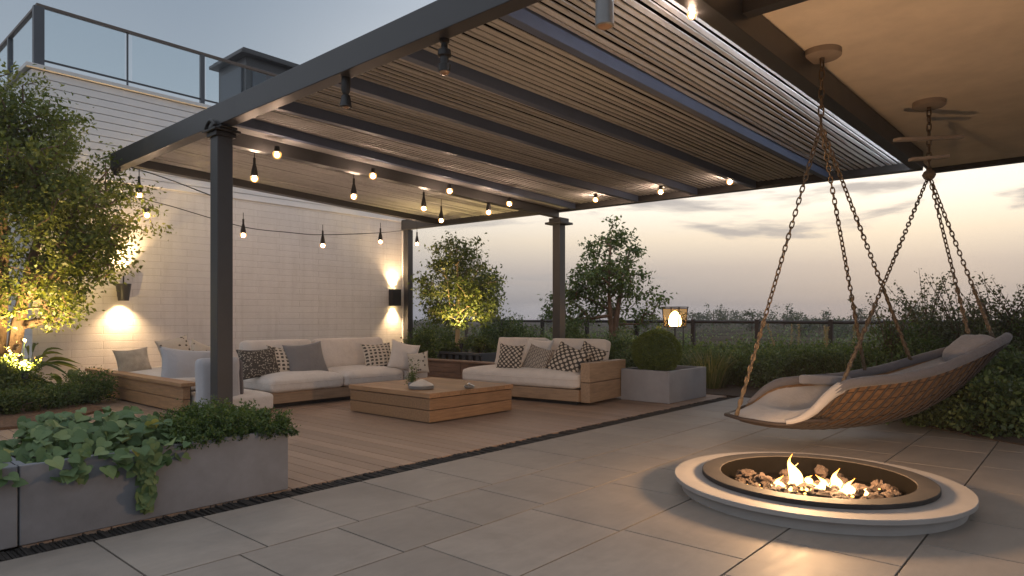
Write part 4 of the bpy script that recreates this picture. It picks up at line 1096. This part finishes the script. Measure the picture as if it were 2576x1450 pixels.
mb = MB().box(c[0]-.13,c[0]+.13,c[1]-.08,c[1]-.06,c[2],c[2]+.40).box(c[0]-.13,c[0]-.11,c[1]-.06,c[1]+.08,c[2],c[2]+.40).box(c[0]+.11,c[0]+.13,c[1]-.06,c[1]+.08,c[2],c[2]+.40).box(c[0]-.11,c[0]+.11,c[1]+.075,c[1]+.098,c[2],c[2]+.40)
cas = mb.build('case', M['black'], s2, smooth=0, bevel=.003)
MB().box(c[0]-.10,c[0]+.10,c[1]-.05,c[1]+.07,c[2]+.03,c[2]+.04).box(c[0]-.10,c[0]+.10,c[1]-.05,c[1]+.07,c[2]+.36,c[2]+.37).build('lens', M['glow_lamp'], cas, smooth=0)
lamp('SPOT','sconce_down',(c[0],c[1]+.02,c[2]-.01), 170, (1,.66,.34), .04, s2, (0,0,0), 96, 1)
lamp('SPOT','sconce_up',(c[0],c[1]+.02,c[2]+.41), 200, (1,.66,.34), .04, s2, (R(180),0,0), 96, 1)

# garden spotlights in the beds
def spot(label, c, aim, e, ang, sz=.05):
    r = thing('garden_spotlight', label, 'garden light', c)
    d = (Vector(aim)-Vector(c)).normalized(); q = d.to_track_quat('Z','Y').to_matrix()
    def tr(mb, off):
        mb.v = [tuple(q @ Vector(p) + Vector(c) + Vector((0,0,off))) for p in mb.v]; return mb
    MB().tube([c, (c[0],c[1],c[2]+.12)], .012, 8).build('stake', M['black'], r)
    tr(MB().lathe([(0,-.05),(.035,-.05),(.045,.06),(.04,.062),(.036,.04),(0,.04)], (0,0,0), 20), .15).build('head', M['black'], r, smooth=40)
    tr(MB().lathe([(0,.046),(.035,.046)], (0,0,0), 20), .15).build('lens', M['glow_lamp'], r)
    p = Vector(c)+Vector((0,0,.15))+d*.075
    lamp('SPOT','uplight', tuple(p), e, (1,.68,.26), sz, r, d.to_track_quat('-Z','Y').to_euler(), ang, .7)
    return r
ta = at(18, 9.9)
spot('small glowing spotlight among the leaves under the big left tree', at(62, 9.05, .25), (ta[0]+.1, ta[1], 3.0), 900, 125)
spot('garden spotlight in the slatted planter under the small round tree', (10.35,10.62,.41), (10.62,10.7,2.4), 380, 120)

# ================================================================== TREES AND PLANTS
def E(px, py, d, rx, rz, ry=None):
    p = at(px, d, EYE+(HY-py)/F*d); a, b = rx*d/F, rz*d/F; ry = a if ry is None else ry
    return (p, (a, ry, b))
tree('tree', 'big bushy tree lit from below at the left edge beside the white wall', (ta[0]-.05, ta[1], .03),
     [E(20,330,9.7,150,160,1.0), E(120,430,9.6,190,170,1.0), E(230,545,9.6,150,150,.8), E(60,600,9.5,210,170,1.1), E(210,680,9.6,110,90,.7), E(-120,420,9.7,190,220,1.1), E(60,760,9.5,150,70,.8), E(310,510,9.6,75,60,.45)],
     560, 56, .076, M['leaf_tree'], M['bark'], .75, .10, 3, .115, stems=3, gap=.3)
tree('tree', 'small round tree uplit on its pale trunk behind the sofas', at(1152, 15.6, .40),
     [E(1165,680,15.6,85,85,.8), E(1160,720,15.6,112,80,1.0), E(1110,745,15.6,62,58,.6), E(1215,755,15.6,60,55,.6), E(1175,635,15.6,45,45,.45), E(1155,790,15.6,75,35,.7)],
     230, 44, .09, M['leaf_mid'], M['bark_pale'], .62, .06, 5, .115, gap=.28)
tree('tree', 'tall open multi-stemmed tree against the sky right of the rear post', at(1535, 16.6, .0),
     [E(1525,575,16.6,42,46,.45), E(1535,640,16.6,92,55,.8), E(1540,705,16.6,118,55,1.0), E(1470,770,16.6,105,50,.9), E(1615,745,16.6,55,60,.6), E(1595,800,16.6,65,40,.7), E(1420,735,16.6,52,34,.5), E(1420,830,16.6,60,30,.6)],
     165, 36, .11, M['leaf_hedge'], M['bark'], 1.0, .085, 8, .12, gap=.42, stems=2)
# corner bed
def bush(label, px, d, r, h, n, ls, leaf, seed, z=.02, **k): return shrub(k.pop('name','shrub'), label, at(px,d,z), r, h, n, ls, leaf, seed, **k)
bush('low dark clipped shrub at the near end of the teak backboard', 215, 9.2, .48, .42, 5200, .035, M['leaf_hedge'], 31)
bush('low dark shrub spilling onto the deck left of the clipped shrub', 150, 8.8, .42, .33, 3600, .035, M['leaf_hedge'], 32)
bush('yellow-lit feathery shrub in front of the big left tree trunk', 28, 9.1, .55, .62, 5000, .05, M['leaf_mid'], 33)
bush('lit ground-hugging shrub at the left edge behind the long planter', 30, 8.2, .5, .30, 3200, .05, M['leaf_mid'], 34)
def broad(label, c, n, ln, wd, seed, spread=.5, cat='plant', name='broadleaf_plant', arch=.5):
    r = thing(name, label, cat, c); rg = np.random.default_rng(seed); vs, tt, mb = [], [], MB()
    for k in range(n):
        a = rg.uniform(0,6.28); el = rg.uniform(.25,1.2); L_ = ln*rg.uniform(.6,1.1); w_ = wd*rg.uniform(.7,1.1)
        b = np.array(c)+np.array([math.cos(a),math.sin(a),0])*rg.uniform(0,.08)+np.array([0,0,.03]); st = L_*rg.uniform(.3,.8)
        dv = np.array([math.cos(a)*math.cos(el),math.sin(a)*math.cos(el),math.sin(el)]); p0 = b+dv*st; sd = np.array([-math.sin(a),math.cos(a),0])
        mb.tube([tuple(b),tuple(p0)], [.007,.004], 5); t_ = rg.uniform(0,1); rowsL = []
        for i in range(6):
            f = i/5; wv = w_*math.sin(math.pi*min(1,f*.92+.06))**.8; dd = dv*np.array([1+arch*f,1+arch*f,1]); pz = p0+dd*L_*f-np.array([0,0,arch*L_*f*f*.9])
            rowsL.append((pz-sd*wv*.5+np.array([0,0,.02*wv/wd*2]), pz, pz+sd*wv*.5+np.array([0,0,.02*wv/wd*2])))
        for i in range(5):
            A, B = rowsL[i], rowsL[i+1]; vs += [A[0],A[1],B[1],B[0], A[1],A[2],B[2],B[1]]; tt += [t_,t_]
    npmesh('leaves', np.array(vs), 4, M['leaf_trop'], r, np.array(tt)); mb.build('stalks', M['leaf_box'], r); return r
broad('large arching broad-leaved plant in front of the white wall foot', at(172,9.95,.03), 26, .34, .16, 51)
broad('broad-leaved plant glowing yellow beside the garden spotlight', at(105,9.35,.03), 20, .28, .15, 52)
broad('pale feathery fern leaning out to the right under the big tree', at(75,10.4,.35), 26, .42, .06, 53, name='fern', arch=.7)
# flowering tuft near trunk
rgf = np.random.default_rng(77)
fl = thing('flowering_plant', 'clump of cream flowers at the foot of the big left tree', 'plant', at(48,9.55,.05))
C = np.array(at(48,9.55,.45))+rgf.normal(size=(90,3))*np.array([.12,.12,.16]); npmesh('blossom', leafquads(C,.06,.9,.5,0,None,rgf), 4, M['flower'], fl, np.zeros(len(C)))
mb = MB(); [mb.tube([at(48,9.55,.05), tuple(p)], .004, 4) for p in C[::6]]; mb.build('stalks', M['leaf_box'], fl)

# planter plants
def heart_leaves(C, D, N_, size, rg):
    """two folded halves per leaf; C stalk end, D leaf direction, N_ normal"""
    D = unit(D); N_ = unit(N_ - D*np.sum(N_*D,1,keepdims=True)); Wd = np.cross(D, N_); out = []
    es = [(-.05,.16,.02),(-.06,.34,.05),(.08,.52,.075),(.30,.555,.075),(.54,.45,.045),(.78,.24,-.03)]
    ms = [(.08,0,0),(.12,0,0),(.24,0,-.005),(.42,0,-.015),(.62,0,-.04),(.82,0,-.09)]
    for sg in (1,-1):
        def P(a,b,c): return C + D*size*a + Wd*size*b*sg + N_*size*c
        e = [P(*q) for q in es] + [P(1.0,0,-.17)]; m = [P(*q) for q in ms] + [P(1.0,0,-.17)]
        for k in range(6):
            f = (m[k],e[k],e[k+1],m[k+1]); f = f if sg > 0 else f[::-1]; out.append(np.stack(f,1))
    return np.stack(out,1).reshape(-1,3)
def ivy(label, x0,x1,y0,y1,ztop,n,seed,trail=None,size=(.055,.10)):
    r = thing('ivy_plant', label, 'plant', ((x0+x1)/2,(y0+y1)/2,ztop-.05)); rg = np.random.default_rng(seed)
    C, D, N_ = [], [], []
    for i in range(n):
        x_, y_ = rg.uniform(x0,x1), rg.uniform(y0,y1); edge = (y1-y_)/(y1-y0)
        hgt = (.05+.19*(1-(2*(x_-x0)/(x1-x0)-1)**6)*rg.uniform(0,1)); z_ = ztop-.04+hgt*(1-.55*edge**3)
        if rg.random() < .12 and x_ > x0+.05: y_ = y0-rg.uniform(.0,.10); z_ = ztop+rg.uniform(-.10,.03)
        C.append((x_,y_,z_)); a = rg.uniform(0,6.28)
        D.append((math.cos(a)*.8, math.sin(a)*.6-.55, -.35+rg.normal()*.25)); N_.append((rg.normal()*.3, -.5+rg.normal()*.25, .9))
    st = MB()
    for i in range(0,n,5): st.tube([(C[i][0]+rg.normal()*.05, (y0+y1)/2, ztop-.06), ((C[i][0]), C[i][1]+.03, C[i][2]-.02), C[i]], .003, 4)
    if trail:
        for (tx, yt, zlow, wd_, m) in trail:
            ln = [(tx+.1*math.sin(k*.9)*wd_*3, yt-.012*min(1,k/3), ztop+.03-(ztop+.03-zlow)*k/14) for k in range(15)]; st.tube([(tx,yt+.15,ztop-.02)]+ln, .004, 5)
            for i in range(m):
                f = rg.uniform(0,1)**.9; k = f*14; z_ = ztop+.05-(ztop+.03-zlow)*f; spread = wd_*(1.0-.55*f)
                C.append((tx+.1*math.sin(k*.9)*wd_*3+rg.normal()*spread*.45, yt-rg.uniform(.01,.06), z_)); D.append((rg.normal()*.55, -.35+rg.normal()*.15, -.9)); N_.append((rg.normal()*.35, -1, .45+rg.normal()*.2))
    C, D, N_ = map(np.array, (C,D,N_)); sz = rg.uniform(size[0],size[1],(len(C),1)); sz[n:] *= .72; t_ = np.clip(rg.normal(.45,.2,len(C)),0,.9); t_[rg.random(len(C)) < .012] = 1
    npmesh('leaves', heart_leaves(C,D,N_,sz,rg), 4, M['leaf_ivy'], r, np.repeat(t_,12)); st.build('vine', M['leaf_box'], r)
    return r
ivy('heart-leaved ivy filling the long planter and trailing down its front', .95,1.78,4.24,4.92,.425,430,61,[(1.50,4.225,.06,.06,105),(1.17,4.225,.31,.04,9)],(.045,.092))
ivy('heart-leaved ivy in the cut-off planter at the left edge', -.5,.86,4.24,4.92,.43,430,62,None,(.055,.11))
def herb(label, x0,x1,y0,y1,z,h,n,seed):
    r = thing('herb_plant', label, 'plant', ((x0+x1)/2,(y0+y1)/2,z)); rg = np.random.default_rng(seed); C, O_ = [], []
    m = n//14; S_ = MB()
    for i in range(m):
        u, v = rg.uniform(-1,1), rg.uniform(-1,1); xx_, yy_ = (x0+x1)/2+u*(x1-x0)/2, (y0+y1)/2+v*(y1-y0)/2
        hh = h*(1-.45*abs(u)**3)*(1-.45*abs(v)**3)*(.7+.5*mn.noise(Vector((xx_*6,yy_*6,seed))))*rg.uniform(.75,1.1); lean = np.array([rg.normal()*.35+.25*u, rg.normal()*.3+.25*v, 1.0])
        b = np.array([xx_,yy_,z]); tp = b+lean*hh
        if i % 5 == 0: S_.tube([tuple(b),tuple(tp)], .002, 4)
        for k in range(14): C.append(b+(tp-b)*rg.uniform(.35,1.05)+rg.normal(size=3)*.012); O_.append(lean)
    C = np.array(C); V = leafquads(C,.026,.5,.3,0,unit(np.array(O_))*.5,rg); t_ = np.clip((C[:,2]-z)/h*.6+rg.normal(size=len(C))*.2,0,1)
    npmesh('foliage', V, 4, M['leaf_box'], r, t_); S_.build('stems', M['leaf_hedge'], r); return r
herb('clipped small-leaved herb mound at the right end of the long planter', 1.72,2.46,4.20,4.95,.37,.27,16000,63)
# clipped ball
bc = at(1652, 9.72, .42)
r_ = thing('ball_shrub', 'round clipped shrub growing in the square concrete planter', 'shrub', bc)
rgb = np.random.default_rng(91); q = unit(rgb.normal(size=(15000,3))); rad = .345*(1-np.abs(rgb.normal(size=(15000,1)))*.05)
rad *= np.array([[1+.06*mn.noise(Vector(v)*3.1)] for v in q]); C = np.array(bc)+np.array([0,0,.27])+q*rad*np.array([1.04,1.04,.98]); C[:,2] = np.maximum(C[:,2], .42)
npmesh('foliage', leafquads(C,.026,.45,.2,0,q*.9,rgb), 4, M['leaf_ball'], r_, np.clip(.45+rgb.normal(size=15000)*.22,0,1))
MB().tube([bc,(bc[0],bc[1],bc[2]+.3)], .025, 8).build('stem', M['bark'], r_)
mb = MB().lathe([(0,-.28),(.2,-.2),(.29,0),(.2,.22),(0,.29)], (bc[0],bc[1],bc[2]+.27), 20); mb.build('inner_growth', M['leaf_dark'], r_, smooth=60)

# planting under the uplit tree and along the fence
bush('small golden-lit ground shrub on the slatted planter, right of the pale trunk', 1205, 15.3, .5, .34, 2600, .05, M['leaf_mid'], 41, .40)
bush('small golden-lit ground shrub on the slatted planter, left of the pale trunk', 1115, 15.2, .42, .26, 2000, .05, M['leaf_mid'], 42, .40)
bush('dense dark shrub with a lit top just right of the corner post', 1066, 14.3, .45, .98, 5200, .055, M['leaf_hedge'], 43)
bush('loose feathery green shrub behind the pale trunk, to its left', 1090, 17.2, .8, 1.25, 4200, .07, M['leaf_mid'], 44)
bush('round dark shrub standing left of the rear post', 1288, 16.2, .62, 1.32, 6500, .06, M['leaf_dark'], 45)
bush('pale leafy shrub between the pale trunk and the round dark shrub', 1225, 17.0, .5, 1.15, 3200, .07, M['leaf_mid'], 46)
bush('low dark shrub just right of the rear post', 1450, 15.4, .62, 1.12, 5200, .06, M['leaf_dark'], 47)
bush('low dark shrub against the left of the rear post', 1350, 15.0, .5, 1.0, 4200, .06, M['leaf_dark'], 48)
bush('dark shrub below the tall open tree, left of the ball shrub', 1560, 13.6, .62, .92, 5200, .06, M['leaf_dark'], 49)
bush('brownish dark shrub behind the ball shrub', 1635, 14.2, .5, .98, 4200, .06, M['leaf_dark'], 50)
belt = [(1720,12.6,.62,.62,'first'),(1800,12.0,.66,.66,'second'),(1885,11.6,.66,.62,'third'),(1965,11.2,.66,.66,'fourth'),(2045,10.9,.62,.72,'fifth'),(2120,10.8,.6,.76,'sixth')]
for i, (px, d, r0, h0, nm) in enumerate(belt):
    bush('low dark border shrub along the paving, %s from the square planter' % nm, px, d, r0, h0, 5600, .055, M['leaf_dark' if i % 2 else 'leaf_hedge'], 110+i, .012, group='border shrubs beside the paving')
    bush('second-row border shrub behind the paving edge, %s from the left' % nm, px-30, d+1.5, .75, .72, 3800, .06, M['leaf_hedge' if i % 2 else 'leaf_dark'], 130+i, .012, group='second row of border shrubs')
for i, (px, d, nm, pl) in enumerate(((1785,11.3,'nearest the ball shrub',0),(1850,13.2,'left of the swing chains',0),(1925,12.4,'behind the left swing chain',1),(2010,12.4,'with two dry plumes, right of the left swing chain',2),(2062,12.0,'with three dry plumes, left of the crossing chains',3),(2130,10.6,'just left of the big loose bush',1))):
    grass_clump('ornamental_grass', 'tall ornamental grass clump '+nm, at(px,d,.012), .78, 420, .55, 150+i, pl, 'ornamental grasses')
bigs = [(2235,9.9,.72,1.15,'leftmost, above the daybed middle'),(2330,10.4,.8,1.45,'with the tallest twigs, second from the left'),(2420,9.9,.8,1.35,'greyish, third from the left'),(2505,9.5,.75,1.35,'fourth from the left, behind the daybed head'),(2590,9.3,.8,1.35,'cut off by the right edge')]
for i, (px, d, r0, h0, nm) in enumerate(bigs):
    root = bush('tall loose bush '+nm, px, d, r0, h0, 6200, .055, M['leaf_grey' if i in (1,2,3) else 'leaf_hedge'], 170+i, .012, group='tall loose bushes at the right', name='loose_bush')
    rg = np.random.default_rng(190+i); mb = MB(); C = []
    for k in range(16):
        a = rg.uniform(0,6.28); b = np.array(at(px,d,h0*.55)); tp = b+np.array([math.cos(a)*r0*rg.uniform(.2,.9), math.sin(a)*r0*rg.uniform(.2,.9), h0*rg.uniform(.45,.85)]); md = (b+tp)/2+np.array([0,0,.1])
        mb.tube([tuple(b),tuple(md),tuple(tp)], [.009,.006,.002], 5)
        for f in rg.uniform(.35,1.02,26): C.append((b*(1-f)**2+2*md*f*(1-f)+tp*f*f)+rg.normal(size=3)*.03)
    mb.build('twigs', M['bark'], root); npmesh('sprays', leafquads(np.array(C),.05,.6,.2,0,None,rg), 4, M['leaf_grey'], root, rg.uniform(.2,.8,len(C)))
lows = [(2270,7.9,.55,.42,'leftmost, under the daybed'),(2370,7.3,.55,.5,'second from the left, under the daybed head'),(2470,7.0,.6,.55,'third from the left'),(2560,6.9,.6,.55,'cut off by the right edge'),(2420,8.1,.7,.75,'behind the others under the daybed head'),(2545,7.9,.7,.85,'behind the others at the right edge'),(2310,8.6,.6,.6,'behind the daybed middle')]
for i, (px, d, r0, h0, nm) in enumerate(lows):
    bush('low dark leafy shrub beside the dark paving, '+nm, px, d, r0, h0, 4600, .06, M['leaf_dark'], 210+i, .012, group='low leafy shrubs at the right', aspect=.6)
# fence
fn = thing('field_fence', 'rusty two-rail metal fence behind the planting', 'fence', (15.5,4,0))
MB().tube([(15.5,-6,1.10),(15.5,17,1.10)], .036, 8).build('top_rail', M['rust'], fn)
MB().tube([(15.5,-6,.50),(15.5,17,.50)], .026, 8).build('lower_rail', M['rust'], fn)
for yv in np.arange(-5.4,17,1.62): MB().box(15.46,15.54,yv-.045,yv+.045,-.06,1.16).build('post', M['rust'], fn, smooth=0)
# lantern on its pole
lc = at(1698, 13.6, .0); zb_, zt_ = 1.02, 1.42
ln = thing('pole_lantern', 'glowing square lantern with a wider dark top frame on thin poles', 'lantern', lc)
hw, ht = .16, .188; mb = MB(); cs = []
for sx, sy in ((-1,-1),(1,-1),(1,1),(-1,1)):
    mb.beam((lc[0]+sx*hw,lc[1]+sy*hw,zb_),(lc[0]+sx*ht,lc[1]+sy*ht,zt_),.018,.018)
for z_, h_ in ((zb_,hw),(zt_-.03,ht-.008),(zt_,ht+.012)):
    for a, b in (((-1,-1),(1,-1)),((1,-1),(1,1)),((1,1),(-1,1)),((-1,1),(-1,-1))): mb.beam((lc[0]+a[0]*h_,lc[1]+a[1]*h_,z_),(lc[0]+b[0]*h_,lc[1]+b[1]*h_,z_),.02,.016)
mb.build('frame', M['rust'], ln, smooth=0)
mb = MB()
for a, b in (((-1,-1),(1,-1)),((1,-1),(1,1)),((1,1),(-1,1)),((-1,1),(-1,-1))):
    mb.add([(lc[0]+a[0]*hw,lc[1]+a[1]*hw,zb_+.01),(lc[0]+b[0]*hw,lc[1]+b[1]*hw,zb_+.01),(lc[0]+b[0]*ht*.97,lc[1]+b[1]*ht*.97,zt_-.035),(lc[0]+a[0]*ht*.97,lc[1]+a[1]*ht*.97,zt_-.035)],[(0,1,2,3)])
mb.build('glass', M['amber_glass'], ln, smooth=0)
MB().box(lc[0]-hw,lc[0]+hw,lc[1]-hw,lc[1]+hw,zb_-.02,zb_-.009).build('tray', M['rust'], ln, smooth=0)
MB().lathe([(0,0),(.10,.01),(.13,.07),(.12,.16),(.10,.23),(.07,.28),(.02,.315),(0,.32)], (lc[0],lc[1],zb_), 16).build('flame', M['glow_lantern'], ln, smooth=60)
MB().tube([(lc[0],lc[1],0),(lc[0],lc[1],zb_-.02)], .014, 8).build('pole', M['rust'], ln)
MB().tube([(lc[0]+RT[0]*.17,lc[1]+RT[1]*.17,0),(lc[0]+RT[0]*.17,lc[1]+RT[1]*.17,zb_-.02)], .010, 8).build('pole', M['rust'], ln)
# far field: tree clumps and scrub
far = [(1742,58,2.3),(1795,62,2.7),(1830,75,2.6),(1893,52,2.1),(1972,56,2.4),(2010,48,1.7),(2062,50,1.9),(2115,45,1.5),(1620,60,2.2),(1465,70,2.3),(1240,66,1.9),(1375,74,2.0),(2165,60,2.0),(2300,64,2.4)]
for i, (px, d, h_) in enumerate(far):
    c = at(px,d,0); z0 = gz(c[0],c[1])-.1; c = (c[0],c[1],z0)
    root = thing('far_tree', 'small dusky tree beyond the fence on the horizon', 'tree', c, 'trees on the horizon'); rg = np.random.default_rng(300+i)
    P = foliage_points([((c[0],c[1],z0+h_*.62),(h_*.5,h_*.5,h_*.42)),((c[0]+h_*.3,c[1]-h_*.3,z0+h_*.5),(h_*.4,h_*.4,h_*.3))], 46, .25, i, .3)
    C = np.repeat(P,16,0)+rg.normal(size=(len(P)*16,3))*.16; npmesh('crown', leafquads(C,.2,.55,.3,0,None,rg), 4, M['leaf_grey'], root, rg.uniform(.1,.7,len(C)))
    mb = MB(); mb.tube([c,(c[0],c[1],z0+h_*.8)], [.09,.03], 6)
    for p in P[::5]: mb.tube([(c[0],c[1],z0+h_*.35), tuple(p)], [.04,.01], 4)
    mb.build('trunk', M['bark'], root)
rg = np.random.default_rng(400); n = 1500; C = []
for i in range(n):
    d = rg.uniform(19,70)**1.0; px = rg.uniform(900,2800); c = at(px,d); k = mn.noise(Vector((c[0]*.12,c[1]*.12,3)))
    if k < -.05: continue
    for j in range(9): C.append((c[0]+rg.normal()*.35,c[1]+rg.normal()*.35,gz(c[0],c[1])+abs(rg.normal())*.28*(1+k)))
C = np.array(C); setp(npmesh('scrub', leafquads(C,.17,.4,.3,-.3,None,rg), 4, M['leaf_dark'], None, rg.uniform(.2,1,len(C))), 'low dusky scrub covering the field beyond the fence', 'scrub', None, 'stuff')

# ================================================================== EVENING AIR
bm_ = MB().box(-450,450,-450,450,-2,9.0)
t = NT('evening_haze'); v = t.n('VolumePrincipled'); v.inputs['Density'].default_value = .0014; v.inputs['Color'].default_value = (.82,.80,.84,1); v.inputs['Anisotropy'].default_value = .2
t.l(v.outputs[0], t.out.inputs['Volume'])
setp(bm_.build('haze', t.m, None, smooth=0), kind='stuff')
